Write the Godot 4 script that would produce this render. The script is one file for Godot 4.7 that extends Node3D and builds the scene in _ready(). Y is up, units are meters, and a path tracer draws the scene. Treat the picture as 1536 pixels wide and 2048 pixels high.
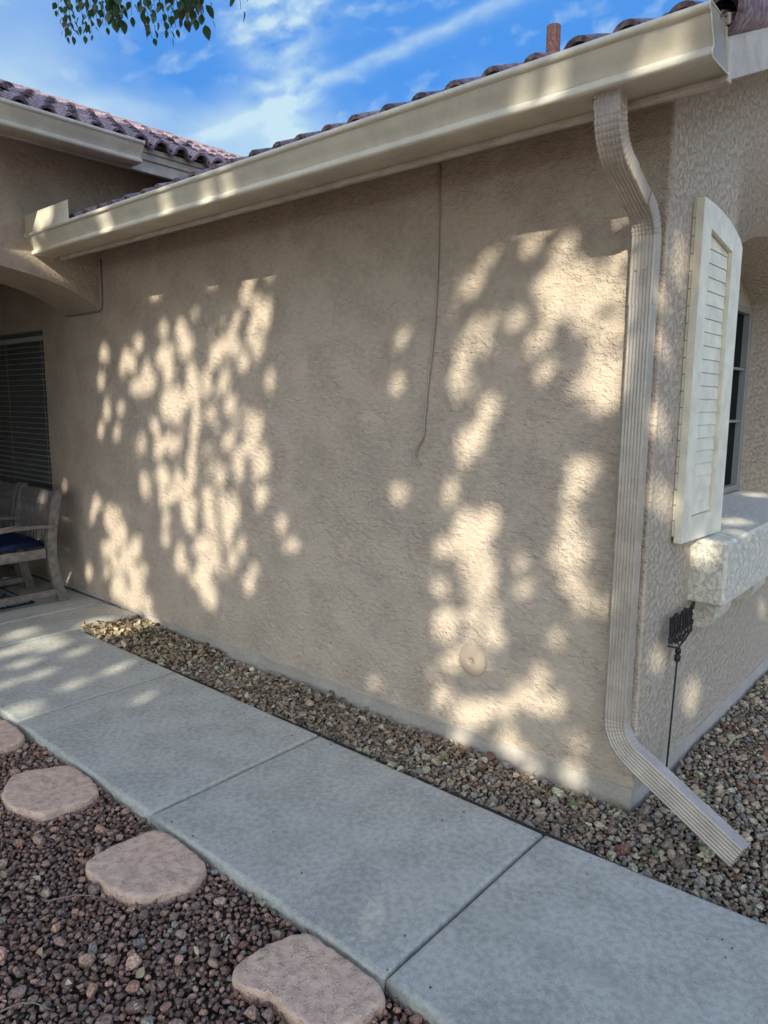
extends Node3D
# A stucco house corner with gutter, downspout, concrete walk and gravel beds.
# x runs along the long wall (corner at 0), y is up, z leads away from the wall; metres.

const SUN := Vector3(0.427, 0.466, 0.776)      # towards the sun
const PITCH := 0.44                            # roof slope
var M := {}
var taken := {}
var rng := RandomNumberGenerator.new()

# ---------------------------------------------------------------- mesh helper
class MB:
	var st := SurfaceTool.new()
	var tint := Color.WHITE
	var use_tint := false
	func _init(smooth := false, tinted := false):
		st.begin(Mesh.PRIMITIVE_TRIANGLES)
		st.set_smooth_group(0 if smooth else -1)
		use_tint = tinted
	func flat(): st.set_smooth_group(-1)
	func smooth(g := 0): st.set_smooth_group(g)
	func v(p: Vector3):
		if use_tint: st.set_color(tint)
		st.add_vertex(p)
	func tri(a: Vector3, b: Vector3, c: Vector3):   # counter-clockwise from outside
		v(a); v(c); v(b)
	func quad(a: Vector3, b: Vector3, c: Vector3, d: Vector3):
		v(a); v(c); v(b); v(a); v(d); v(c)
	func box(lo: Vector3, hi: Vector3, b := 0.0, xf := Transform3D()):
		var c := (lo + hi) * 0.5
		var h := (hi - lo) * 0.5
		b = minf(b, minf(h.x, minf(h.y, h.z)) * 0.49)
		for ax in 3:
			for s in [-1.0, 1.0]:
				var u := (ax + 1) % 3
				var w := (ax + 2) % 3
				var p := []
				for k in [[-1, -1], [1, -1], [1, 1], [-1, 1]]:
					var q := Vector3.ZERO
					q[ax] = s * h[ax]
					q[u] = k[0] * (h[u] - b)
					q[w] = k[1] * (h[w] - b)
					p.append(xf * (c + q))
				if s > 0: quad(p[0], p[1], p[2], p[3])
				else: quad(p[3], p[2], p[1], p[0])
		if b <= 0.0: return
		for ax in 3:
			var u := (ax + 1) % 3
			var w := (ax + 2) % 3
			for su in [-1.0, 1.0]:
				for sw in [-1.0, 1.0]:
					var p := []
					for k in [[-1, 0], [1, 0], [1, 1], [-1, 1]]:
						var q := Vector3.ZERO
						q[ax] = k[0] * (h[ax] - b)
						q[u] = su * (h[u] - (0.0 if k[1] == 0 else b))
						q[w] = sw * (h[w] - (b if k[1] == 0 else 0.0))
						p.append(xf * (c + q))
					if su * sw > 0: quad(p[0], p[1], p[2], p[3])
					else: quad(p[3], p[2], p[1], p[0])
		for sx in [-1.0, 1.0]:
			for sy in [-1.0, 1.0]:
				for sz in [-1.0, 1.0]:
					var a: Vector3 = xf * (c + Vector3(sx * h.x, sy * (h.y - b), sz * (h.z - b)))
					var d: Vector3 = xf * (c + Vector3(sx * (h.x - b), sy * h.y, sz * (h.z - b)))
					var e: Vector3 = xf * (c + Vector3(sx * (h.x - b), sy * (h.y - b), sz * h.z))
					if sx * sy * sz > 0: tri(a, d, e)
					else: tri(a, e, d)
	# rings of equal length, joined one to the next; each ring runs counter-clockwise seen against the direction of travel
	func skin(rings: Array, closed := true, cap0 := true, cap1 := true):
		var n: int = rings[0].size()
		for i in rings.size() - 1:
			var a: Array = rings[i]
			var b: Array = rings[i + 1]
			for k in (n if closed else n - 1):
				var k2 := (k + 1) % n
				quad(a[k], a[k2], b[k2], b[k])
		if cap0: fan(rings[0], true)
		if cap1: fan(rings[-1], false)
	func fan(r: Array, back: bool):
		var c := Vector3.ZERO
		for p in r: c += p
		c /= r.size()
		for k in r.size():
			var p: Vector3 = r[k]
			var q: Vector3 = r[(k + 1) % r.size()]
			if back: tri(c, q, p)
			else: tri(c, p, q)
	func tube(pts: Array, radii: Array, sides := 8, caps := true):
		var rings := []
		var n := Vector3.ZERO
		for i in pts.size():
			var t: Vector3 = (pts[mini(i + 1, pts.size() - 1)] - pts[maxi(i - 1, 0)]).normalized()
			if n == Vector3.ZERO:
				n = t.cross(Vector3.UP if absf(t.y) < 0.9 else Vector3.RIGHT).normalized()
			n = (n - t * n.dot(t)).normalized()
			var b := t.cross(n)
			var r: float = radii[mini(i, radii.size() - 1)]
			var ring := []
			for k in sides:
				var a := TAU * k / sides
				ring.append(pts[i] + (n * cos(a) + b * sin(a)) * r)
			rings.append(ring)
		skin(rings, true, caps, caps)
	func done(no_normals := false) -> ArrayMesh:
		if not no_normals: st.generate_normals()
		return st.commit()

# ---------------------------------------------------------------- naming
func numbered(called: String) -> String:
	taken[called] = taken.get(called, -1) + 1
	return called if taken[called] == 0 else "%s_%03d" % [called, taken[called]]

func thing(called: String, label: String, category: String, at := Vector3.ZERO, group := "") -> Node3D:
	var o := Node3D.new()
	o.name = numbered(called)
	add_child(o)
	o.position = at
	tag(o, label, category, group)
	return o

func tag(o: Node, label: String, category: String, group := ""):
	if label: o.set_meta("label", label)
	if category: o.set_meta("category", category)
	if group: o.set_meta("group", group)

func obj(called: String, mesh: Mesh, m: Material, parent: Node = null, at := Transform3D()) -> MeshInstance3D:
	var o := MeshInstance3D.new()
	o.mesh = mesh
	o.material_override = m
	o.transform = at
	if parent == null:
		o.name = numbered(called)
		add_child(o)
	else:
		o.name = called
		parent.add_child(o, true)
		if o.name != called: o.name = renumber(parent, called)
	return o

func renumber(parent: Node, called: String) -> String:
	var key := str(parent.get_instance_id()) + called
	taken[key] = taken.get(key, 0) + 1
	return "%s_%03d" % [called, taken[key]]

func structure(o: Node):
	o.set_meta("kind", "structure")

func stuff(o: Node):
	o.set_meta("kind", "stuff")

# ---------------------------------------------------------------- materials
func lin(r: float, g: float, b: float) -> Color:
	return Color(r, g, b).linear_to_srgb()

func mat(r: float, g: float, b: float, rough := 0.8, spec := 0.5) -> StandardMaterial3D:
	var m := StandardMaterial3D.new()
	m.albedo_color = lin(r, g, b)
	m.roughness = rough
	m.metallic_specular = spec
	return m

func noise_bytes(w: int, h: int, freq: float, octaves: int, sd: int, warp := 0.0, type := FastNoiseLite.TYPE_SIMPLEX_SMOOTH) -> PackedByteArray:
	var n := FastNoiseLite.new()
	n.noise_type = type
	n.seed = sd
	n.frequency = freq
	n.fractal_type = FastNoiseLite.FRACTAL_FBM if octaves > 1 else FastNoiseLite.FRACTAL_NONE
	n.fractal_octaves = octaves
	if warp > 0.0:
		n.domain_warp_enabled = true
		n.domain_warp_amplitude = warp
		n.domain_warp_frequency = freq * 1.6
		n.domain_warp_fractal_octaves = 3
	var im := n.get_seamless_image(w, h)
	im.convert(Image.FORMAT_L8)
	return im.get_data()

func squashed(bytes: PackedByteArray, w: int, h: int, w2: int, h2: int) -> PackedByteArray:
	var im := Image.create_from_data(w, h, false, Image.FORMAT_L8, bytes)
	im.resize(w2, h2, Image.INTERPOLATE_CUBIC)
	return im.get_data()

func tex(bytes: PackedByteArray, n: int) -> ImageTexture:
	return ImageTexture.create_from_image(Image.create_from_data(n, n, false, Image.FORMAT_L8, bytes))

# skip-trowelled plaster: flat smears that overlap with ragged lips
func plaster_height(n: int, across: float, down: float, steps: float, sd: int, warp: float) -> ImageTexture:
	var big := squashed(noise_bytes(n, int(n * down), across, 4, sd, warp), n, int(n * down), n, n)
	var fine := noise_bytes(n, n, 0.11, 3, sd + 3)
	var where := noise_bytes(n, n, 0.007, 2, sd + 5)
	var out := PackedByteArray()
	out.resize(n * n)
	for i in n * n:
		var t := big[i] / 255.0 * steps
		var f := t - floorf(t)
		var lip := clampf((f - 0.06) / 0.10, 0.0, 1.0)
		var groove := maxf(0.0, 1.0 - absf(f - 0.05) / 0.05)
		var h := (floorf(t) + lip * lip * (3.0 - 2.0 * lip) - groove * 0.55) / steps
		var k := clampf((where[i] - 88.0) / 70.0, 0.25, 1.0)
		out[i] = clampi(int(255.0 * ((h * 0.95 + big[i] / 255.0 * 0.05 - 0.5) * (0.35 + 0.65 * k) * 0.80 + 0.5 + (fine[i] / 255.0 - 0.5) * 0.24)), 0, 255)
	return tex(out, n)

# dense little worms and pits, as on the front face
func worm_height(n: int, freq: float, sd: int) -> ImageTexture:
	var a := noise_bytes(n, n, freq, 3, sd, 14.0)
	var b := noise_bytes(n, n, freq * 0.33, 3, sd + 1, 20.0)
	var fine := noise_bytes(n, n, 0.12, 3, sd + 2)
	var out := PackedByteArray()
	out.resize(n * n)
	for i in n * n:
		var d := clampf((absf(a[i] / 255.0 - 0.5) - 0.012) / 0.07, 0.0, 1.0)
		var open := clampf((b[i] / 255.0 - 0.38) / 0.14, 0.0, 1.0)
		out[i] = clampi(int(255.0 * (0.35 + 0.5 * lerpf(1.0, d, open) + (fine[i] / 255.0 - 0.5) * 0.16)), 0, 255)
	return tex(out, n)

func mottled(n: int, freq: float, lo: float, hi: float, grain: float, sd: int) -> ImageTexture:
	var a := noise_bytes(n, n, freq, 5, sd, 20.0)
	var c := noise_bytes(n, n, freq * 9.0, 3, sd + 9)
	var g := noise_bytes(n, n, 0.25, 2, sd + 4)
	var out := PackedByteArray()
	out.resize(n * n)
	for i in n * n:
		var t := clampf((a[i] / 255.0 - 0.25) * 2.0, 0.0, 1.0)
		var k := lerpf(lo, hi, t) + (g[i] / 255.0 - 0.5) * grain + (c[i] / 255.0 - 0.5) * grain * 1.2
		out[i] = clampi(int(255.0 * k), 0, 255)
	return tex(out, n)

func grain_height(n: int, freq: float, sd: int, pits := 0.0) -> ImageTexture:
	var a := noise_bytes(n, n, freq, 4, sd)
	var p := noise_bytes(n, n, 0.06, 2, sd + 1)
	var w := noise_bytes(n, n, 0.008, 2, sd + 2)
	var out := PackedByteArray()
	out.resize(n * n)
	for i in n * n:
		var h := a[i] / 255.0 * 0.4 + 0.5
		if pits > 0.0:
			var open := clampf((w[i] / 255.0 - 0.45) * 5.0, 0.0, 1.0)
			h -= pits * open * clampf((p[i] / 255.0 - 0.62) / 0.06, 0.0, 1.0)
		out[i] = clampi(int(255.0 * h), 0, 255)
	return tex(out, n)

func coated(m: StandardMaterial3D, period: float, color: Texture2D, height: Texture2D, relief: float, world := true) -> StandardMaterial3D:
	m.uv1_triplanar = true
	m.uv1_world_triplanar = world
	m.uv1_scale = Vector3.ONE / period
	m.uv1_triplanar_sharpness = 8.0
	if color: m.albedo_texture = color
	if height:
		m.heightmap_enabled = true
		m.heightmap_texture = height
		m.heightmap_scale = relief
	return m

func make_materials():
	var blotch := mottled(512, 0.006, 0.93, 1.0, 0.07, 11)
	var faint := mottled(512, 0.02, 0.97, 1.0, 0.04, 13)
	var wall_relief := plaster_height(1024, 0.026, 1.5, 4.0, 21, 18.0)
	M.wall = coated(mat(0.50, 0.402, 0.305, 0.92, 0.25), 1.25, blotch, wall_relief, 1.15)
	M.facade = coated(mat(0.52, 0.43, 0.33, 0.92, 0.25), 0.27, faint, worm_height(1024, 0.026, 31), 0.62)
	M.ledge = coated(mat(0.74, 0.68, 0.55, 0.9, 0.25), 0.27, faint, worm_height(1024, 0.024, 37), 0.75)
	var concrete_tone := mottled(1024, 0.0060, 0.89, 0.96, 0.16, 41)
	var sand := grain_height(1024, 0.05, 43, 0.25)
	M.concrete = coated(mat(0.485, 0.465, 0.395, 0.75, 0.35), 1.7, concrete_tone, sand, 0.11)
	M.footing = coated(mat(0.50, 0.44, 0.37, 0.85, 0.3), 0.9, blotch, grain_height(512, 0.05, 47, 0.5), 0.12)
	M.trim = coated(mat(0.68, 0.61, 0.475, 0.33, 0.5), 1.1, mottled(512, 0.01, 0.93, 1.0, 0.03, 51), null, 0)
	M.board = coated(mat(0.56, 0.49, 0.40, 0.6, 0.4), 0.8, mottled(512, 0.01, 0.88, 1.0, 0.06, 53), grain_height(512, 0.03, 54), 0.05)
	M.spout = coated(mat(0.43, 0.36, 0.283, 0.25, 0.7), 0.9, mottled(512, 0.012, 0.9, 1.0, 0.04, 57), null, 0)
	M.shutter = coated(mat(0.78, 0.72, 0.56, 0.45, 0.45), 0.7, mottled(512, 0.01, 0.92, 1.0, 0.04, 61), null, 0)
	M.flag = coated(mat(0.69, 0.475, 0.345, 0.85, 0.3), 0.45, mottled(512, 0.016, 0.90, 1.0, 0.14, 67), grain_height(1024, 0.02, 68, 0.6), 0.55)
	M.tile = []
	var tile_tone := mottled(512, 0.02, 0.62, 1.0, 0.25, 71)
	var tile_grain := grain_height(512, 0.06, 73, 0.3)
	for c in [[0.34, 0.235, 0.245], [0.29, 0.205, 0.225], [0.38, 0.26, 0.26], [0.26, 0.185, 0.205]]:
		M.tile.append(coated(mat(c[0], c[1], c[2], 0.75, 0.4), 0.35, tile_tone, tile_grain, 0.10))
	M.mortar = coated(mat(0.10, 0.06, 0.055, 0.95, 0.2), 0.3, tile_tone, tile_grain, 0.3)
	M.soil = coated(mat(0.085, 0.060, 0.045, 1.0, 0.1), 0.4, mottled(512, 0.02, 0.5, 1.0, 0.3, 77), grain_height(512, 0.04, 78), 0.8)
	M.yard = coated(mat(0.42, 0.34, 0.28, 1.0, 0.1), 2.0, mottled(512, 0.02, 0.5, 1.0, 0.3, 79), null, 0)
	M.dark = mat(0.02, 0.02, 0.02, 0.9)
	M.room = mat(0.018, 0.018, 0.017, 0.9)
	M.joint = mat(0.05, 0.045, 0.04, 1.0, 0.1)
	M.ceiling = mat(0.40, 0.33, 0.26, 0.9)
	M.iron = mat(0.018, 0.017, 0.018, 0.5, 0.4)
	M.cable = mat(0.36, 0.295, 0.23, 0.6)
	M.vent = coated(mat(0.34, 0.13, 0.085, 0.7), 0.2, tile_tone, tile_grain, 0.2)
	M.wood = coated(mat(0.20, 0.172, 0.15, 0.6), 0.5, mottled(512, 0.015, 0.8, 1.0, 0.08, 81), null, 0)
	M.cushion = mat(0.008, 0.014, 0.040, 0.9, 0.2)
	M.blind = mat(0.62, 0.64, 0.60, 0.6)
	M.sash = mat(0.10, 0.115, 0.105, 0.5)
	M.darkened_pane = mat(0.012, 0.014, 0.014, 0.75, 0.15)  # window pane coloured dark in place of a real reflection
	M.frame = mat(0.22, 0.225, 0.205, 0.5)
	M.glass = mat(0.9, 0.95, 0.93, 0.03, 0.5)
	M.glass.transparency = BaseMaterial3D.TRANSPARENCY_ALPHA
	M.glass.albedo_color.a = 0.08
	M.leaf = []
	for c in [[0.030, 0.062, 0.022], [0.038, 0.075, 0.024], [0.024, 0.050, 0.022], [0.055, 0.075, 0.028], [0.075, 0.050, 0.030]]:
		var m := mat(c[0], c[1], c[2], 0.5, 0.4)
		m.cull_mode = BaseMaterial3D.CULL_DISABLED
		m.backlight_enabled = true
		m.backlight = Color(0.25, 0.32, 0.12)
		M.leaf.append(m)
	M.crown = mat(0.075, 0.105, 0.040, 0.6, 0.3)
	M.crown.cull_mode = BaseMaterial3D.CULL_DISABLED
	M.bark = coated(mat(0.14, 0.105, 0.08, 0.95, 0.2), 0.5, mottled(512, 0.03, 0.5, 1.0, 0.3, 87), grain_height(512, 0.03, 88), 1.5)
	M.tinted = mat(1, 1, 1, 0.78, 0.35)
	M.tinted.vertex_color_use_as_albedo = true
	coated(M.tinted, 2.6, mottled(256, 0.02, 0.66, 1.0, 0.30, 91), grain_height(256, 0.05, 92, 0.3), 0.30, false)
	M.litter = mat(1, 1, 1, 0.8, 0.2)
	M.litter.vertex_color_use_as_albedo = true
	M.litter.cull_mode = BaseMaterial3D.CULL_DISABLED

# ---------------------------------------------------------------- sky
var puff := FastNoiseLite.new()
var streaks := FastNoiseLite.new()
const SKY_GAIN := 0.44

func ss(a: float, b: float, x: float) -> float:
	var t := clampf((x - a) / (b - a), 0.0, 1.0)
	return t * t * (3.0 - 2.0 * t)

func sky_at(az: float, el: float) -> Color:
	var e := maxf(el, 0.0)
	var blue := Color(0.22, 0.62, 0.98).lerp(Color(0.035, 0.33, 1.0), ss(0.0, 22.0, e)).lerp(Color(0.030, 0.20, 0.70), ss(28.0, 85.0, e))
	var round := absf(az)
	var n := puff.get_noise_2d(round * 1.3, el * 2.6)
	var fibre := streaks.get_noise_2d(round * 2.2 - el * 1.2, el * 5.0 + round * 1.4)
	var c := 0.0
	# thin veil low down and towards the left
	c += 0.75 * ss(23.0, 15.0, e + n * 4.0)
	c += 0.55 * ss(-56.0, -70.0, az + n * 8.0) * (0.7 + 0.5 * n)
	# a contrail drawn out by the wind
	var line := 26.5 + (az + 33.0) * 0.29 - 0.004 * (az + 33.0) * (az + 33.0) * (1.0 if az < -33.0 else 0.0) + n * 0.35
	var off := el - line
	var along := ss(-62.0, -50.0, az) * ss(-12.0, -24.0, az)
	c += along * (0.46 + 0.40 * fibre) * exp(-pow(off / (0.62 if off < 0 else 0.34), 2.0))
	# a broad feathered wisp that stands up from it
	var mid := -48.6 + (el - 22.0) * -0.15 + n * 0.8
	var wide := 1.3 + 0.38 * maxf(el - 19.0, 0.0)
	c += (0.50 + 0.75 * fibre) * exp(-pow((az - mid) / wide, 2.0)) * ss(40.0, 27.0, el) * ss(14.0, 19.0, el)
	# loose cirrus all round
	c += 0.60 * maxf(0.0, fibre * 0.9 + n * 0.7 - 0.22)
	c = clampf(c, 0.0, 0.92)
	var towards := Vector3(sin(deg_to_rad(az)) * cos(deg_to_rad(el)), sin(deg_to_rad(el)), -cos(deg_to_rad(az)) * cos(deg_to_rad(el)))
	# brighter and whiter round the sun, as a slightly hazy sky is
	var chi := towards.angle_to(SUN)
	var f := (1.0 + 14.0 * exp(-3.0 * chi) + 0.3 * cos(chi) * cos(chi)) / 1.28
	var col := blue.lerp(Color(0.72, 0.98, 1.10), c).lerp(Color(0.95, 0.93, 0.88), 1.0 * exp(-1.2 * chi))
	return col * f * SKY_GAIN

func make_sky() -> Sky:
	puff.seed = 5
	puff.frequency = 0.05
	puff.fractal_octaves = 4
	streaks.seed = 9
	streaks.frequency = 0.12
	streaks.fractal_octaves = 6
	streaks.domain_warp_enabled = true
	streaks.domain_warp_amplitude = 8.0
	streaks.domain_warp_frequency = 0.03
	var w := 512
	var im := Image.create(w, w / 2, false, Image.FORMAT_RGBF)
	for y in w / 2:
		for x in w:
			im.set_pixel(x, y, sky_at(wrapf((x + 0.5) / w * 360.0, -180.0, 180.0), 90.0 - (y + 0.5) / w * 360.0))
	var big := 4096
	im.resize(big, big / 2, Image.INTERPOLATE_CUBIC)
	for y in range(int(big / 360.0 * (90.0 - 36.0)), int(big / 360.0 * (90.0 - 5.0))):       # the same sky, finer, where it is looked at
		for x in range(int(big / 360.0 * (360.0 - 80.0)), big):
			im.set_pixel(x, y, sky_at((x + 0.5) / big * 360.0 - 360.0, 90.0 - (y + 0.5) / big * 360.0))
	var pano := PanoramaSkyMaterial.new()
	pano.panorama = ImageTexture.create_from_image(im)
	var sky := Sky.new()
	sky.sky_material = pano
	return sky

# ---------------------------------------------------------------- the house
const EAVE_Z := 0.30          # outer face of the fascia on the long side
const WING_X := -3.91         # front face of the porch wall
const WING_EAVE := -3.57

func deck_y(z: float) -> float: return 2.535 + PITCH * (EAVE_Z - z)
func wing_deck_y(x: float) -> float: return 3.10 + PITCH * (WING_EAVE - x)
func porch_arch(z: float) -> float: return 2.115 + 0.19 * (1.0 - exp(-z / 0.27)) + 0.06 * minf(z, 1.3)
func window_arch(z: float) -> float:
	var t := clampf((z + 1.60) / 0.84, -1.0, 1.0)
	return 2.10 + 0.26 * sqrt(maxf(0.0, 1.0 - t * t * 0.92)) - 0.06

func long_wall(house: Node3D):
	var m := MB.new()
	var x0 := -6.9
	var x1 := -4.83
	var y0 := 0.72
	var y1 := 2.04
	var top := 2.66
	# outer face, in columns round the window opening, with a soft corner at x = 0
	m.smooth(1)
	var xs := [-8.5, x0, x1, -3.0, -1.5, -0.012]
	for i in xs.size() - 1:
		var a: float = xs[i]
		var b: float = xs[i + 1]
		var ys := [0.018, y0, y1, top]
		for j in 3:
			if i == 1 and j == 1: continue
			m.quad(Vector3(a, ys[j], 0), Vector3(b, ys[j], 0), Vector3(b, ys[j + 1], 0), Vector3(a, ys[j + 1], 0))
	var arc := []
	for k in 5:
		var t := PI * 0.5 * k / 4.0
		arc.append(Vector3(-0.012 + 0.012 * sin(t), 0, -0.012 + 0.012 * cos(t)))
	for k in 4:
		var p: Vector3 = arc[k]
		var q: Vector3 = arc[k + 1]
		m.quad(p + Vector3(0, 0.018, 0), q + Vector3(0, 0.018, 0), q + Vector3(0, 2.55, 0), p + Vector3(0, 2.55, 0))
	m.flat()
	var d := -0.16
	m.quad(Vector3(x0, y0, d), Vector3(x0, y0, 0), Vector3(x0, y1, 0), Vector3(x0, y1, d))
	m.quad(Vector3(x1, y0, 0), Vector3(x1, y0, d), Vector3(x1, y1, d), Vector3(x1, y1, 0))
	m.quad(Vector3(x0, y1, 0), Vector3(x1, y1, 0), Vector3(x1, y1, d), Vector3(x0, y1, d))
	m.quad(Vector3(x0, y0, d), Vector3(x1, y0, d), Vector3(x1, y0, 0), Vector3(x0, y0, 0))
	m.quad(Vector3(-8.5, 0.018, -0.02), Vector3(-0.02, 0.018, -0.02), Vector3(-0.012, 0.018, 0), Vector3(-8.5, 0.018, 0))
	# inner face
	for r in [[-8.5, x0, -0.3, top], [x1, -0.2, -0.3, top], [x0, x1, -0.3, y0], [x0, x1, y1, top]]:
		m.quad(Vector3(r[1], r[2], d), Vector3(r[0], r[2], d), Vector3(r[0], r[3], d), Vector3(r[1], r[3], d))
	obj("wall", m.done(), M.wall, house)
	var f := MB.new()
	f.box(Vector3(-8.5, -0.4, -0.15), Vector3(-0.010, 0.0105, -0.011), 0.002)
	f.box(Vector3(-0.15, -0.4, -6.0), Vector3(-0.0105, 0.0105, -0.1505), 0.002)
	obj("footing", f.done(), M.footing, house)
	var s := MB.new()
	s.box(Vector3(-8.5, 0.0165, -0.02), Vector3(0.0005, 0.0205, 0.012))
	s.box(Vector3(-0.02, 0.0165, -6.0), Vector3(0.012, 0.0205, -0.0205))
	obj("weep_screed", s.done(), M.footing, house)

func front_wall(house: Node3D):
	var m := MB.new()
	var za := -0.76
	var zb := -2.44
	var back := -0.36
	var sill := 0.944
	var n := 28
	m.smooth(1)
	var zs := [-0.012, -0.40]
	for k in n + 1: zs.append(lerpf(za, zb, float(k) / n))
	zs += [-3.2, -4.5, -6.0]
	for i in zs.size() - 1:
		var a: float = zs[i]
		var b: float = zs[i + 1]
		var ta := deck_y(a) - 0.07
		var tb := deck_y(b) - 0.07
		if a <= za + 0.001 and b >= zb - 0.001:
			m.quad(Vector3(0, 0.018, a), Vector3(0, 0.018, b), Vector3(0, sill, b), Vector3(0, sill, a))
			m.quad(Vector3(0, window_arch(a), a), Vector3(0, window_arch(b), b), Vector3(0, tb, b), Vector3(0, ta, a))
		else:
			m.quad(Vector3(0, 0.018, a), Vector3(0, 0.018, b), Vector3(0, tb, b), Vector3(0, ta, a))
	for k in n:
		var a := lerpf(za, zb, float(k) / n)
		var b := lerpf(za, zb, float(k + 1) / n)
		m.quad(Vector3(back, window_arch(a), a), Vector3(back, window_arch(b), b), Vector3(0, window_arch(b), b), Vector3(0, window_arch(a), a))
	m.flat()
	m.quad(Vector3(back, sill, zb), Vector3(0, sill, zb), Vector3(0, window_arch(zb), zb), Vector3(back, window_arch(zb), zb))
	m.quad(Vector3(0, sill, za), Vector3(back, sill, za), Vector3(back, window_arch(za), za), Vector3(0, window_arch(za), za))
	m.quad(Vector3(back, sill - 0.003, za), Vector3(0, sill - 0.003, za), Vector3(0, sill - 0.003, zb), Vector3(back, sill - 0.003, zb))
	# the wall over the window head
	for k in n:
		var a := lerpf(za, zb, float(k) / n)
		var b := lerpf(za, zb, float(k + 1) / n)
		m.quad(Vector3(back, 2.085, a), Vector3(back, 2.085, b), Vector3(back, maxf(2.086, window_arch(b)), b), Vector3(back, maxf(2.086, window_arch(a)), a))
	obj("front_wall", m.done(), M.facade, house)
	# window: frame, two panes, glazing bars, a dark room behind
	var fr := MB.new()
	var zw0 := -0.80
	var zw1 := -2.40
	fr.box(Vector3(back - 0.05, 0.944, zw1 - 0.04), Vector3(back + 0.02, 2.09, zw1 + 0.012), 0.003)
	fr.box(Vector3(back - 0.05, 0.944, zw0 - 0.012), Vector3(back + 0.02, 2.09, zw0 + 0.04), 0.003)
	fr.box(Vector3(back - 0.05, 2.05, zw1 + 0.013), Vector3(back + 0.018, 2.088, zw0 - 0.013), 0.003)
	fr.box(Vector3(back - 0.05, 0.946, zw1 + 0.013), Vector3(back + 0.018, 0.985, zw0 - 0.013), 0.003)
	fr.box(Vector3(back - 0.05, 0.986, -1.62), Vector3(back + 0.012, 2.049, -1.58), 0.003)
	var win := obj("window", fr.done(), M.frame, house)
	for y in [1.392, 1.715]:
		var bar := MB.new()
		bar.box(Vector3(back - 0.03, y - 0.008, zw1 + 0.013), Vector3(back + 0.006, y + 0.008, -1.6205), 0.002)
		obj("glazing_bar", bar.done(), M.frame, win)
		var bar2 := MB.new()
		bar2.box(Vector3(back - 0.03, y - 0.008, -1.5795), Vector3(back + 0.006, y + 0.008, zw0 - 0.013), 0.002)
		obj("glazing_bar", bar2.done(), M.frame, win)
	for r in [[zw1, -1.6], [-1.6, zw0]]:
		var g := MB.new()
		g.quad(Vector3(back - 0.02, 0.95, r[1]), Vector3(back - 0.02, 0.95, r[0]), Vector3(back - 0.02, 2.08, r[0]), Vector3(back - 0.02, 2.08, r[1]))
		obj("darkened_pane", g.done(), M.darkened_pane, win)  # opaque pane: the dark reflection of trees is put into its matte colour
	room(house, Vector3(-2.4, 0.3, -3.0), Vector3(back - 0.06, 2.5, -0.4), 0)
	# the plastered ledge under the window and its two brackets
	var l := MB.new()
	l.box(Vector3(back + 0.021, 0.667, -3.1), Vector3(0.146, 0.944, -0.484), 0.012)
	var ledge := obj("sill", l.done(), M.ledge, house)
	for z in [-0.545, -1.145, -1.9]:
		var b := MB.new()
		var w := 0.235
		var prof := [Vector2(0.001, 0.668), Vector2(0.001, 0.545), Vector2(0.050, 0.548), Vector2(0.078, 0.566), Vector2(0.096, 0.60), Vector2(0.102, 0.668)]
		var a := []
		var c := []
		for p in prof:
			var cut := 0.03 * clampf((0.62 - p.y) / 0.07, 0.0, 1.0)
			a.append(Vector3(p.x, p.y, z - w + cut))
			c.append(Vector3(p.x, p.y, z - cut * 0.4))
		b.skin([a, c])
		obj("bracket", b.done(), M.ledge, ledge)

func room(house: Node3D, lo: Vector3, hi: Vector3, _open: int):
	# a closed dark box whose one side is the window
	var m := MB.new()
	var c := [lo, Vector3(hi.x, lo.y, lo.z), Vector3(hi.x, lo.y, hi.z), Vector3(lo.x, lo.y, hi.z)]
	var t := []
	for p in c: t.append(p + Vector3(0, hi.y - lo.y, 0))
	m.quad(c[0], c[3], c[2], c[1])
	m.quad(t[0], t[1], t[2], t[3])
	m.quad(c[0], c[1], t[1], t[0])
	if _open == 0:
		m.quad(c[2], c[3], t[3], t[2])
	else:
		m.quad(c[1], c[2], t[2], t[1])
	m.quad(c[3], c[0], t[0], t[3])
	obj("room", m.done(), M.room, house)

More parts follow.
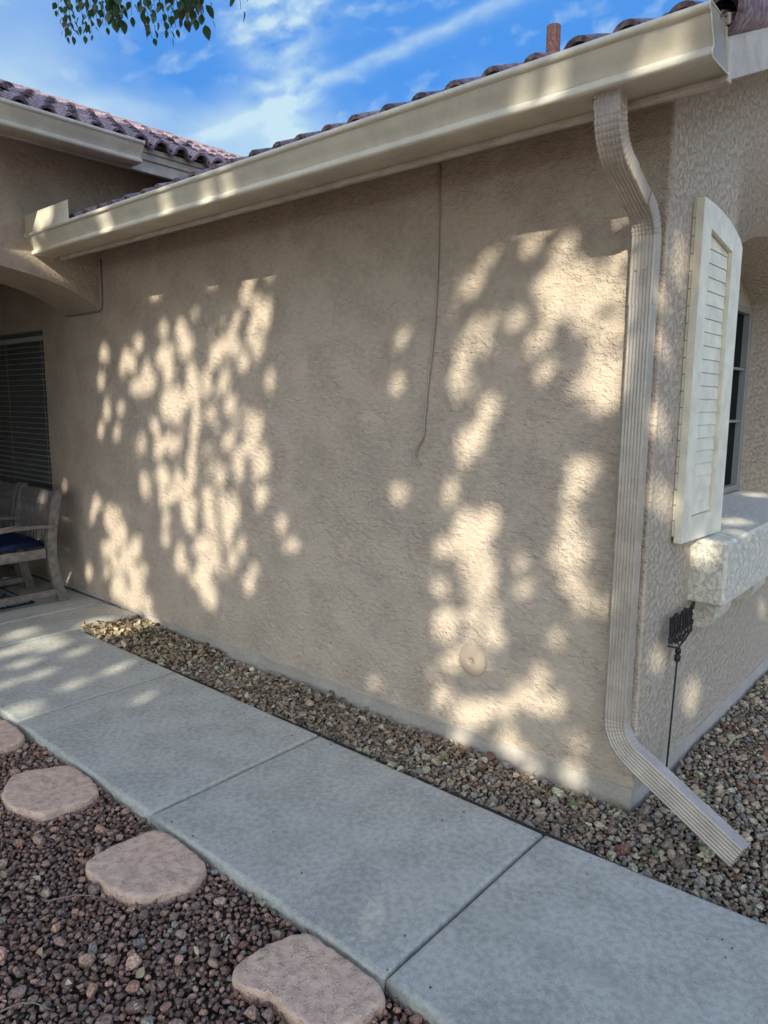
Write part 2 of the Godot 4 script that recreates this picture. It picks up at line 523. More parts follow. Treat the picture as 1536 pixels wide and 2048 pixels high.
func tile_mesh(length: float, radius: float, pan: float, sag: float) -> ArrayMesh:
	# one barrel tile with its pan: runs up the slope along -z from its lower end at z = 0, column centre at x = 0
	var m := MB.new()
	m.smooth(1)
	var th := 0.014
	var out := []
	var inn := []
	var n := 9
	for k in n + 1:
		var a := PI * (1.0 - float(k) / n)
		out.append(Vector2(cos(a) * radius, sin(a) * radius * 1.02))
		inn.append(Vector2(cos(a) * (radius - th), sin(a) * (radius - th)))
	out.append(Vector2(radius + pan * 0.5, -0.008))
	out.append(Vector2(radius + pan, 0.004))
	inn.append(Vector2(radius + pan * 0.5, -0.008 - th))
	inn.append(Vector2(radius + pan, 0.004 - th))
	var segs := 3
	for s in segs:
		var z0 := -length * s / segs
		var z1 := -length * (s + 1) / segs
		var k0 := 1.0 - 0.10 * s / segs
		var k1 := 1.0 - 0.10 * (s + 1) / segs
		var d0 := sag * sin(PI * s / segs)
		var d1 := sag * sin(PI * (s + 1) / segs)
		for k in out.size() - 1:
			m.smooth(1)
			m.quad(Vector3(out[k].x * k0, out[k].y * k0 + d0, z0), Vector3(out[k + 1].x * k0, out[k + 1].y * k0 + d0, z0), Vector3(out[k + 1].x * k1, out[k + 1].y * k1 + d1, z1), Vector3(out[k].x * k1, out[k].y * k1 + d1, z1))
			m.smooth(2)
			m.quad(Vector3(inn[k + 1].x * k0, inn[k + 1].y * k0 + d0, z0), Vector3(inn[k].x * k0, inn[k].y * k0 + d0, z0), Vector3(inn[k].x * k1, inn[k].y * k1 + d1, z1), Vector3(inn[k + 1].x * k1, inn[k + 1].y * k1 + d1, z1))
	m.flat()
	for k in out.size() - 1:
		m.quad(Vector3(inn[k].x, inn[k].y, 0), Vector3(inn[k + 1].x, inn[k + 1].y, 0), Vector3(out[k + 1].x, out[k + 1].y, 0), Vector3(out[k].x, out[k].y, 0))
	return m.done()

func main_roof(house: Node3D):
	var d := MB.new()
	var zr := -5.0
	d.quad(Vector3(-9, deck_y(0.36), 0.36), Vector3(0.24, deck_y(0.36), 0.36), Vector3(0.24, deck_y(zr), zr), Vector3(-9, deck_y(zr), zr))
	d.quad(Vector3(0.24, deck_y(0.36) - 0.03, 0.36), Vector3(-9, deck_y(0.36) - 0.03, 0.36), Vector3(-9, deck_y(zr) - 0.03, zr), Vector3(0.24, deck_y(zr) - 0.03, zr))
	d.quad(Vector3(-9, deck_y(zr), zr), Vector3(0.24, deck_y(zr), zr), Vector3(0.24, -0.3, zr - 1.0), Vector3(-9, -0.3, zr - 1.0))
	d.quad(Vector3(-8.5, -0.3, -0.1), Vector3(-8.5, -0.3, zr - 1), Vector3(-8.5, deck_y(zr), zr), Vector3(-8.5, deck_y(-0.1), -0.1))
	var roof := obj("roof", d.done(), M.mortar, house)
	var meshes := [tile_mesh(0.42, 0.056, 0.046, 0.002), tile_mesh(0.42, 0.058, 0.044, 0.005), tile_mesh(0.42, 0.055, 0.047, -0.002)]
	var slope := Basis(Vector3.RIGHT, atan(PITCH))
	var row := 0
	for r in 6:
		for c in 28:
			var x := 0.158 - 0.1545 * c
			var z := 0.405 - 0.31 * r + rng.randf_range(-0.008, 0.008)
			if x < WING_X + 0.10 and r < 2: continue
			var at := Vector3(x + rng.randf_range(-0.003, 0.003), deck_y(z) + 0.054 + rng.randf_range(-0.003, 0.003), z)
			var b := slope * Basis(Vector3.FORWARD, rng.randf_range(-0.03, 0.03)) * Basis(Vector3.UP, rng.randf_range(-0.012, 0.012))
			obj("tile", meshes[rng.randi() % 3], M.tile[rng.randi() % 4], roof, Transform3D(b.rotated(Vector3.RIGHT, -0.06), at))
	# mortar that closes the tile ends at the eave
	var e := MB.new()
	e.box(Vector3(WING_X, deck_y(0.36) - 0.02, 0.335), Vector3(0.21, deck_y(0.36) + 0.072, 0.378), 0.01)
	obj("eave_closure", e.done(), M.mortar, roof)
	# cover tiles down the gable edge
	var rm := rake_tile()
	for k in 12:
		var z := 0.36 - 0.33 * k
		obj("rake_tile", rm, M.tile[k % 4], roof, Transform3D(Basis(Vector3.RIGHT, atan(PITCH) - 0.05), Vector3(0.215, deck_y(z) + 0.070, z)))
	# fascia and barge board, soffit
	var f := MB.new()
	f.box(Vector3(WING_X + 0.07, 2.403, EAVE_Z - 0.03), Vector3(0.257, 2.53, EAVE_Z), 0.003)
	obj("fascia", f.done(), M.board, house)
	var s := MB.new()
	s.box(Vector3(-8.4, 2.50, -0.10), Vector3(-0.005, 2.515, EAVE_Z - 0.031))
	obj("soffit", s.done(), M.ceiling, house)
	var b := MB.new()
	var ang := Basis(Vector3.RIGHT, atan(0.40))
	b.box(Vector3(-0.022, 0.0, -4.6), Vector3(0.0, 0.135, 0.0), 0.003, Transform3D(ang, Vector3(0.2575, 2.405, EAVE_Z - 0.002)))
	b.box(Vector3(-0.02, 0.1355, -4.6), Vector3(0.008, 0.165, 0.0), 0.003, Transform3D(ang, Vector3(0.2575, 2.405, EAVE_Z - 0.002)))
	obj("barge_board", b.done(), M.board, house)
	var g := MB.new()
	g.quad(Vector3(0.235, 2.52, EAVE_Z - 0.03), Vector3(-0.01, 2.52, EAVE_Z - 0.03), Vector3(-0.01, 2.52 + 0.40 * 4.0, EAVE_Z - 4.03), Vector3(0.235, 2.52 + 0.40 * 4.0, EAVE_Z - 4.03))
	obj("gable_soffit", g.done(), M.ceiling, house)

func rake_tile() -> ArrayMesh:
	var m := MB.new(true)
	var n := 14
	var rings := []
	for s in 3:
		var z := -0.20 * s
		var k := 1.0 - 0.07 * s
		var ring := []
		for i in n + 1:
			var a := deg_to_rad(-62.0 + 200.0 * i / n)
			ring.append(Vector3(cos(a) * 0.088 * k, sin(a) * 0.088 * k, z))
		for i in n + 1:
			var a := deg_to_rad(-62.0 + 200.0 * (n - i) / n)
			ring.append(Vector3(cos(a) * 0.072 * k, sin(a) * 0.072 * k, z))
		rings.append(ring)
	m.skin([rings[2], rings[1], rings[0]], true, false, false)
	m.flat()
	var r0: Array = rings[0]
	for i in n: m.quad(r0[i], r0[i + 1], r0[2 * n - i], r0[2 * n + 1 - i])
	return m.done()

func wing(house: Node3D):
	# the porch front: a wall across the end of the long wall, pierced by a flat arch
	var m := MB.new()
	m.smooth(1)
	var x1 := WING_X
	var x0 := -4.44
	var n := 22
	var end := 2.3
	for k in n:
		var a := end * pow(float(k) / n, 1.6)
		var b := end * pow(float(k + 1) / n, 1.6)
		m.smooth(1)
		m.quad(Vector3(x1, porch_arch(b), b), Vector3(x1, porch_arch(a), a), Vector3(x1, 3.12, a), Vector3(x1, 3.12, b))
		m.smooth(3)
		m.quad(Vector3(x0, porch_arch(a), a), Vector3(x0, porch_arch(b), b), Vector3(x0, 3.0, b), Vector3(x0, 3.0, a))
		m.smooth(2)
		m.quad(Vector3(x0, porch_arch(a), a), Vector3(x1, porch_arch(a), a), Vector3(x1, porch_arch(b), b), Vector3(x0, porch_arch(b), b))
	m.smooth(1)
	m.quad(Vector3(x1, 2.3, 0), Vector3(x1, 2.3, -2.5), Vector3(x1, 3.12, -2.5), Vector3(x1, 3.12, 0))
	m.flat()
	m.box(Vector3(x0, -0.3, end), Vector3(x1, 3.12, end + 0.6), 0.01)
	obj("porch_wall", m.done(), M.wall, house)
	var c := MB.new()
	c.box(Vector3(-8.5, 2.45, 0.001), Vector3(x0 - 0.001, 2.5, 2.9))
	obj("porch_ceiling", c.done(), M.ceiling, house)
	var w := MB.new()
	w.box(Vector3(-8.5, -0.3, 0.001), Vector3(-8.35, 2.449, 2.9))
	w.box(Vector3(-8.349, -0.3, 2.75), Vector3(x0 - 0.001, 2.449, 2.9))  # unseen side wall, added to shut light out of the porch
	obj("porch_end_and_added_wall", w.done(), M.wall, house)
	# eave of the wing
	var f := MB.new()
	f.box(Vector3(WING_EAVE - 0.03, 3.0, -0.9), Vector3(WING_EAVE, 3.075, 3.0), 0.003)
	f.box(Vector3(WING_EAVE - 0.03, 3.0755, -0.9), Vector3(WING_EAVE + 0.014, 3.118, 3.0), 0.003)
	f.box(Vector3(WING_EAVE - 0.03, 3.1185, -0.9), Vector3(WING_EAVE + 0.028, 3.150, 3.0), 0.003)
	obj("fascia", f.done(), M.board, house)
	var s := MB.new()
	s.box(Vector3(x1 - 0.1, 3.085, -2.2), Vector3(WING_EAVE - 0.031, 3.1, 3.0))
	obj("soffit", s.done(), M.ceiling, house)
	var d := MB.new()
	var xr := -5.02
	var xe := WING_EAVE - 0.002
	d.quad(Vector3(xe, wing_deck_y(xe), 3.0), Vector3(xe, wing_deck_y(xe), -2.6), Vector3(xr, wing_deck_y(xr), -2.6), Vector3(xr, wing_deck_y(xr), 3.0))
	d.quad(Vector3(xr, wing_deck_y(xr), 3.0), Vector3(xr, wing_deck_y(xr), -2.6), Vector3(2 * xr - xe, wing_deck_y(xe), -2.6), Vector3(2 * xr - xe, wing_deck_y(xe), 3.0))
	d.quad(Vector3(xe, wing_deck_y(xe) - 0.02, -2.6), Vector3(xe, wing_deck_y(xe) - 0.02, 3.0), Vector3(xr, wing_deck_y(xr) - 0.02, 3.0), Vector3(xr, wing_deck_y(xr) - 0.02, -2.6))
	d.tri(Vector3(xe, wing_deck_y(xe), 3.0), Vector3(xr, wing_deck_y(xr), 3.0), Vector3(2 * xr - xe, wing_deck_y(xe), 3.0))
	var roof := obj("roof", d.done(), M.mortar, house)
	var meshes := [tile_mesh(0.40, 0.056, 0.044, 0.002), tile_mesh(0.40, 0.058, 0.042, 0.006), tile_mesh(0.40, 0.055, 0.045, -0.002)]
	var base := Basis(Vector3.UP, PI * 0.5) * Basis(Vector3.RIGHT, atan(PITCH) - 0.06)
	for r in 5:
		for k in 24:
			var z := 1.25 - 0.152 * k
			var x := -3.495 - 0.305 * r + rng.randf_range(-0.008, 0.008)
			var at := Vector3(x, wing_deck_y(x) + 0.078 + rng.randf_range(-0.003, 0.003), z + rng.randf_range(-0.003, 0.003))
			var b := base * Basis(Vector3.FORWARD, rng.randf_range(-0.04, 0.04)) * Basis(Vector3.UP, rng.randf_range(-0.015, 0.015))
			obj("tile", meshes[rng.randi() % 3], M.tile[rng.randi() % 4], roof, Transform3D(b, at))
	var e := MB.new()
	e.box(Vector3(xe - 0.06, 3.156, -2.0), Vector3(xe + 0.045, 3.178, -0.0), 0.008)
	e.box(Vector3(xe - 0.06, 3.156, 0.001), Vector3(xe + 0.045, 3.178, 1.3), 0.008)
	obj("eave_closure", e.done(), M.mortar, roof)
	var rm := rake_tile()
	for k in 12:
		obj("ridge_tile", rm, M.tile[(k * 7 + 2) % 4], roof, Transform3D(Basis(Vector3.RIGHT, 0.07) * Basis(Vector3.FORWARD, -0.66), Vector3(xr, wing_deck_y(xr) + 0.03, 1.1 - 0.29 * k)))
	# window under the porch
	var fr := MB.new()
	var z0 := -0.10
	var zb := -0.05
	fr.box(Vector3(-6.90, 0.72, z0), Vector3(-6.85, 2.04, zb), 0.004)
	fr.box(Vector3(-4.851, 0.72, z0), Vector3(-4.8305, 2.04, zb), 0.004)
	fr.box(Vector3(-6.849, 2.015, z0), Vector3(-4.852, 2.0395, zb), 0.004)
	fr.box(Vector3(-6.849, 0.7205, z0), Vector3(-4.852, 0.765, zb), 0.004)
	var win := obj("window", fr.done(), M.sash, house)
	for r in [[-6.85, -4.85]]:
		var g := MB.new()
		g.quad(Vector3(r[0], 0.75, -0.075), Vector3(r[1], 0.75, -0.075), Vector3(r[1], 2.01, -0.075), Vector3(r[0], 2.01, -0.075))
		obj("pane", g.done(), M.glass, win)
	room(house, Vector3(-7.4, 0.3, -2.6), Vector3(-4.3, 2.45, -0.161), 1)

func dark_wire(house: Node3D):
	# a scrap of lath wire that shows in the shade under the wing's eave
	var t := thing("wire_netting", "scrap of thin pale wire netting in the shade under the back eave", "netting", Vector3(WING_X + 0.012, 2.86, -0.1))
	for k in 9:
		var z := 0.06 - 0.085 * k
		var m := MB.new(true)
		m.tube([Vector3(0, 0.10 + 0.022 * k, z + 0.02), Vector3(0.006, 0.03 + 0.025 * k, z), Vector3(0, -0.07 + 0.028 * k, z - 0.025)], [0.0011], 4)
		obj("wire", m.done(), M.blind, t)
	for k in 2:
		var m := MB.new(true)
		m.tube([Vector3(0.003, 0.07 - 0.11 * k, 0.07), Vector3(0.004, 0.13 - 0.08 * k, -0.2), Vector3(0.003, 0.28 - 0.12 * k, -0.62)], [0.0011], 4)
		obj("wire", m.done(), M.blind, t)

# ---------------------------------------------------------------- fittings on the house
func gutter(called: String, label: String, length: float, at: Transform3D, cap_start: bool, cap_end: bool) -> Node3D:
	# profile in (out, up): back top, back bottom, front foot, bead, ogee, rolled lip
	var t := thing(called, label, "gutter")
	t.transform = at
	var prof := [Vector2(0.0, 0.122), Vector2(0.0, 0.0), Vector2(0.136, 0.0), Vector2(0.143, 0.003), Vector2(0.145, 0.010), Vector2(0.144, 0.019), Vector2(0.137, 0.024), Vector2(0.137, 0.030),
		Vector2(0.142, 0.042), Vector2(0.151, 0.056), Vector2(0.160, 0.070), Vector2(0.167, 0.082), Vector2(0.171, 0.093), Vector2(0.173, 0.099), Vector2(0.181, 0.101), Vector2(0.186, 0.104), Vector2(0.187, 0.120), Vector2(0.182, 0.123), Vector2(0.170, 0.123)]
	var m := MB.new()
	var parts := 10
	for i in prof.size() - 1:
		var a: Vector2 = prof[i]
		var b: Vector2 = prof[i + 1]
		var nrm := Vector2(b.y - a.y, a.x - b.x).normalized() * 0.0016
		m.smooth(1 if i < 2 else (2 if i < 5 else 3))
		for s in parts:
			var x0 := length * s / parts
			var x1 := length * (s + 1) / parts
			var w0 := 0.0012 * sin(s * 2.3) * (1.0 if i > 6 and i < 13 else 0.0)
			var w1 := 0.0012 * sin((s + 1) * 2.3) * (1.0 if i > 6 and i < 13 else 0.0)
			m.quad(Vector3(x0, a.y, a.x + w0), Vector3(x1, a.y, a.x + w1), Vector3(x1, b.y, b.x + w1), Vector3(x0, b.y, b.x + w0))
	obj("trough", m.done(), M.trim, t)
	for e in [[0.0, cap_start, -1.0], [length, cap_end, 1.0]]:
		if not e[1]: continue
		var c := MB.new()
		var front := []
		var rear := []
		for i in range(1, prof.size() - 1):
			front.append(Vector3(e[0] - 0.002 * e[2], prof[i].y, prof[i].x))
		front.append(Vector3(e[0] - 0.002 * e[2], 0.118, 0.0))
		if e[2] > 0: front.reverse()
		for p in front: rear.append(p)
		# the plate itself, pressed in a little, and a raised seam round it
		c.flat()
		var mid := Vector3(e[0] - 0.004 * e[2], 0.06, 0.08)
		for k in front.size():
			var p: Vector3 = front[k]
			var q: Vector3 = front[(k + 1) % front.size()]
			c.tri(mid, p, q)
			c.tri(mid, q, p)
		var loop := front.duplicate()
		loop.append(front[0])
		c.smooth(1)
		c.tube(loop, [0.0032], 6)
		obj("end_cap", c.done(), M.trim, t)
	return t

func spout_ring(scale_by: float, ribs: bool) -> Array:
	# closed outline of the ribbed rectangular pipe in (wide, deep), counter-clockwise
	var w := 0.044
	var d := 0.030
	var r := 0.007
	var out := []
	for side in 4:
		var along_w := side % 2 == 0
		var half := (w if along_w else d) - r
		var n := 28 if along_w else 18
		for k in n:
			var s := -half + 2.0 * half * k / (n - 1)
			var bump := 0.0
			if ribs and absf(s) < half - 0.002:
				bump = -0.0034 * pow(absf(sin((s / half) * PI * (3.0 if along_w else 2.0))), 1.5)
			match side:
				0: out.append(Vector2(s, -(d + bump)))
				1: out.append(Vector2(w + bump, s))
				2: out.append(Vector2(-s, d + bump))
				3: out.append(Vector2(-(w + bump), -s))
	for i in out.size(): out[i] *= scale_by
	return out

func sweep_spout(pts: Array, wides: Array, scales: Array, ends := false) -> ArrayMesh:
	var m := MB.new(true)
	var rings := []
	for i in pts.size():
		var t: Vector3 = (pts[mini(i + 1, pts.size() - 1)] - pts[maxi(i - 1, 0)]).normalized()
		var wd: Vector3 = wides[mini(i, wides.size() - 1)]
		wd = (wd - t * wd.dot(t)).normalized()
		var dp := t.cross(wd)
		var ring := []
		for q in spout_ring(scales[i], true): ring.append(pts[i] + wd * q.x + dp * q.y)
		rings.append(ring)
	m.skin(rings, true, false, false)
	if ends:
		# the open mouth: a lip, then the inside
		var a: Array = rings[-1]
		var inner := []
		var deep := []
		var c := Vector3.ZERO
		for p in a: c += p
		c /= a.size()
		var back: Vector3 = (pts[-2] - pts[-1]).normalized() * 0.08
		for p in a:
			inner.append(c + (p - c) * 0.955)
			deep.append(c + (p - c) * 0.955 + back)
		m.flat()
		m.skin([a, inner, deep], true, false, true)
	return m.done()

func bend(p: Vector3, d0: Vector3, d1: Vector3, radius: float, n: int) -> Array:
	# an arc that turns from d0 to d1 with its corner at p
	var half := d0.angle_to(d1) * 0.5
	var reach := radius * tan(half)
	var a := p - d0 * reach
	var axis := d0.cross(d1).normalized()
	var centre := a + axis.cross(d0) * radius
	var out := []
	for k in n + 1:
		out.append(centre + (a - centre).rotated(axis, half * 2.0 * k / n))
	return out

func crimped(n: int, deep: float) -> Array:
	var out := []
	for k in n: out.append(1.0 - (deep if k % 6 == 3 and k > 2 and k < n - 3 else 0.0))
	return out

func downspout():
	var t := thing("downspout", "ribbed taupe metal downspout running down the house corner onto the gravel", "downspout", Vector3(-0.055, -0.09, 0.045))
	var o := -t.position
	var X := Vector3.RIGHT
	var top := Vector3(-0.055, 2.43, 0.385)
	var knee := Vector3(-0.052, 2.285, 0.385)
	var low := Vector3(-0.055, 2.125, 0.045)
	var foot := Vector3(-0.058, 0.225, 0.045)
	var mouth := Vector3(0.425, 0.000, 0.135)
	var down := Vector3.DOWN
	var slant := (low - knee).normalized()
	var out := (mouth - foot).normalized()
	var shift := func(a: Array): return a.map(func(p): return p + o)
	obj("outlet", sweep_spout(shift.call([top, top + down * 0.022]), [X], [1.04, 1.04]), M.spout, t)
	var b1 := bend(knee, down, slant, 0.15, 58)
	b1.push_front(top + down * 0.02)
	b1.append(b1[-1] + slant * 0.05)
	obj("elbow", sweep_spout(shift.call(b1), [X], crimped(b1.size(), 0.06)), M.spout, t)
	var b2 := bend(low, slant, down, 0.12, 46)
	var o0: Vector3 = b1[-1] - slant * 0.008
	var o1: Vector3 = b2[0] - slant * 0.028
	obj("offset_pipe", sweep_spout(shift.call([o0, o1]), [X], [0.955, 0.955]), M.spout, t)
	b2.push_front(b2[0] - slant * 0.03)
	b2.append(b2[-1] + down * 0.11)
	b2.append(b2[-1] + down * 0.10)
	obj("elbow", sweep_spout(shift.call(b2), [X], crimped(b2.size() - 2, 0.075) + [1.0, 1.0]), M.spout, t)
	var b3 := bend(foot, down, out, 0.135, 64)
	var p0: Vector3 = b2[-1] + Vector3(0, 0.004, 0)
	var pipe := []
	for k in 7: pipe.append(p0.lerp(b3[0] + Vector3(0, 0.06, 0), k / 6.0))
	obj("pipe", sweep_spout(shift.call(pipe), [X], [0.965, 0.965, 0.965, 0.965, 0.965, 0.965, 0.965]), M.spout, t)
	b3.push_front(b3[0] + Vector3(0, 0.062, 0))
	b3.append(b3[-1] + out * 0.03)
	var wide := []
	for i in b3.size():
		var d: Vector3 = (b3[mini(i + 1, b3.size() - 1)] - b3[maxi(i - 1, 0)]).normalized()
		wide.append(Vector3(-d.y, d.x, 0).normalized())
	obj("elbow", sweep_spout(shift.call(b3), wide, crimped(b3.size(), 0.08)), M.spout, t)
	var e0: Vector3 = b3[-1] - out * 0.012
	obj("extension", sweep_spout(shift.call([e0, e0.lerp(mouth, 0.5), mouth]), [Vector3(-out.y, out.x, 0)], [1.05, 1.05, 1.05], true), M.spout, t)
	for x in [-0.018, 0.012]:
		var s := MB.new(true)
		s.tube([Vector3(x - 0.055, 1.955, 0.074) + o, Vector3(x - 0.055, 1.955, 0.0785) + o, Vector3(x - 0.055, 1.955, 0.0795) + o], [0.0042, 0.0036, 0.0015], 8)
		obj("screw", s.done(), M.spout, t)

func shutter():
	var t := thing("window_shutter", "cream louvred shutter with a curved top beside the arched window", "shutter", Vector3(0.0, 0.95, -0.25))
	var o := -t.position
	var x0 := 0.013
	var x1 := 0.042
	var outer := [Vector2(-0.231, 0.961), Vector2(-0.732, 0.946), Vector2(-0.732, 2.140), Vector2(-0.700, 2.164), Vector2(-0.642, 2.187), Vector2(-0.555, 2.211), Vector2(-0.443, 2.229), Vector2(-0.340, 2.237), Vector2(-0.231, 2.240)]
	var inner := [Vector2(-0.327, 1.053), Vector2(-0.603, 1.050), Vector2(-0.603, 2.104), Vector2(-0.327, 2.148)]
	var at := func(p: Vector2, x: float): return Vector3(x, p.y, p.x) + o
	var m := MB.new()
	# face: bridge the two outlines
	var pair := [[0, 0], [1, 1], [2, 2], [3, 2], [4, 2], [5, 2], [6, 3], [7, 3], [8, 3]]
	for k in pair.size():
		var a = pair[k]
		var b = pair[(k + 1) % pair.size()]
		var pa: Vector2 = outer[a[0]]
		var pb: Vector2 = outer[b[0]]
		var qa: Vector2 = inner[a[1]]
		var qb: Vector2 = inner[b[1]]
		m.tri(at.call(pa, x1), at.call(pb, x1), at.call(qa, x1))
		if qa != qb: m.tri(at.call(pb, x1), at.call(qb, x1), at.call(qa, x1))
		m.quad(at.call(pa, x0), at.call(pb, x0), at.call(pb, x1), at.call(pa, x1))
		m.tri(at.call(pb, x0), at.call(pa, x0), at.call(qa, x0))
		if qa != qb: m.tri(at.call(qb, x0), at.call(pb, x0), at.call(qa, x0))
	for k in 4:
		var qa: Vector2 = inner[k]
		var qb: Vector2 = inner[(k + 1) % 4]
		m.quad(at.call(qb, x0), at.call(qa, x0), at.call(qa, x1), at.call(qb, x1))
	var fr := obj("frame", m.done(), M.shutter, t)
	# the hollow back edge: a row of moulded tabs
	for k in 20:
		var y := 0.985 + 0.0625 * k
		var s := MB.new()
		s.box(Vector3(0.001, y, -0.262) + o, Vector3(0.0125, y + 0.0605, -0.2335) + o, 0.002)
		obj("edge_tab", s.done(), M.shutter, fr)
	var bk := MB.new()
	bk.box(Vector3(0.002, 0.966, -0.70) + o, Vector3(0.0155, 2.12, -0.264) + o)
	obj("back_panel", bk.done(), M.shutter, t)
	var n := 21
	for k in n:
		var ya := 1.055 + 0.0515 * k
		var yb := ya + 0.050
		var l := MB.new()
		var a0 := Vector3(0.0275, ya, -0.331) + o
		var a1 := Vector3(0.0275, ya, -0.599) + o
		var b0 := Vector3(0.0235, yb, -0.331) + o
		var b1 := Vector3(0.0235, yb, -0.599) + o
		if k == n - 1:
			b0.y = 2.142 + o.y
			b1.y = 2.100 + o.y
		var back := Vector3(-0.008, 0, 0)
		l.quad(a0, a1, b1, b0)
		l.quad(a1, a0, a0 + back, a1 + back)
		l.quad(b0, b1, b1 + back, b0 + back)
		l.quad(a0, b0, b0 + back, a0 + back)
		l.quad(b1, a1, a1 + back, b1 + back)
		obj("louvre", l.done(), M.shutter, t)

func wall_fittings():
	# a painted cable stapled down the wall, its loose end curled
	var c := MB.new(true)
	var z := 0.006
	var o := Vector3(-1.05, 1.2, 0)
	var pts := [Vector3(-0.980, 2.50, z), Vector3(-0.981, 2.19, z), Vector3(-0.985, 2.0, z), Vector3(-0.992, 1.855, z), Vector3(-1.008, 1.70, z), Vector3(-1.028, 1.553, z), Vector3(-1.040, 1.43, z), Vector3(-1.044, 1.352, z), Vector3(-1.056, 1.33, z + 0.004), Vector3(-1.078, 1.30, z + 0.010), Vector3(-1.090, 1.27, z + 0.013), Vector3(-1.091, 1.243, z + 0.012), Vector3(-1.080, 1.224, z + 0.010), Vector3(-1.055, 1.217, z + 0.006)]
	var curve := Curve3D.new()
	for i in pts.size():
		var h: Vector3 = (pts[mini(i + 1, pts.size() - 1)] - pts[maxi(i - 1, 0)]) / 6.0
		curve.add_point(pts[i] - o, -h, h)
	var line := []
	for p in curve.get_baked_points(): line.append(p)
	var thin := []
	for i in range(0, line.size(), 1): thin.append(line[i])
	c.tube(thin, [0.0058], 7)
	var k := obj("wall_cable", c.done(), M.cable, null, Transform3D(Basis(), o))
	tag(k, "thin painted cable hanging down the middle of the stucco wall with a curled end", "cable")
	var e := MB.new(true)
	var o2 := Vector3(-3.88, 2.11, 0)
	var run := []
	for p in [Vector3(-3.862, 2.45, z), Vector3(-3.866, 2.3, z), Vector3(-3.868, 2.18, z), Vector3(-3.873, 2.135, z), Vector3(-3.888, 2.116, z), Vector3(-3.92, 2.108, z), Vector3(-4.1, 2.106, z), Vector3(-4.40, 2.108, z), Vector3(-4.43, 2.116, z)]: run.append(p - o2)
	e.tube(run, [0.006], 7)
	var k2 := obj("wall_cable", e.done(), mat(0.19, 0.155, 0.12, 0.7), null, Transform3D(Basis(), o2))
	tag(k2, "painted cable bent round the foot of the porch arch at the wall", "cable")
	# round clean-out cover
	var v := MB.new(true)
	var rings := []
	for r in [[0.073, 0.0], [0.073, 0.006], [0.069, 0.010], [0.062, 0.0105], [0.058, 0.013], [0.045, 0.017], [0.028, 0.0195], [0.013, 0.0205], [0.012, 0.0165], [0.004, 0.0160]]:
		var ring := []
		for i in 36: ring.append(Vector3(cos(TAU * i / 36) * r[0], sin(TAU * i / 36) * r[0], r[1]))
		rings.append(ring)
	v.skin(rings, true, false, true)
	var cov := thing("wall_cover", "round domed cover plate painted like the wall, low on the stucco", "cover plate", Vector3(-0.75, 0.357, 0.0005))
	var painted := mat(0.37, 0.297, 0.22, 0.8, 0.2)
	obj("plate", v.done(), painted, cov)
	var sc := MB.new(true)
	sc.tube([Vector3(0, 0, 0.0162), Vector3(0, 0, 0.0188), Vector3(0, 0, 0.0194)], [0.0075, 0.0068, 0.003], 10)
	obj("screw", sc.done(), painted, cov)
	# vent pipe on the roof
	var p := MB.new(true)
	var base := Vector3(-1.022, deck_y(-1.0) - 0.02, -1.0)
	var h := 3.405 - base.y
	var pr := []
	for r in [[0.036, 0.0], [0.036, h], [0.030, h], [0.030, h - 0.15]]:
		var ring := []
		for i in 18: ring.append(Vector3(cos(-TAU * i / 18) * r[0], r[1], sin(-TAU * i / 18) * r[0]))
		pr.append(ring)
	p.skin(pr, true, false, true)
	var pipe := obj("vent_pipe", p.done(), M.vent, null, Transform3D(Basis(), base))
	tag(pipe, "rust red vent pipe standing up behind the roof tiles", "vent pipe")

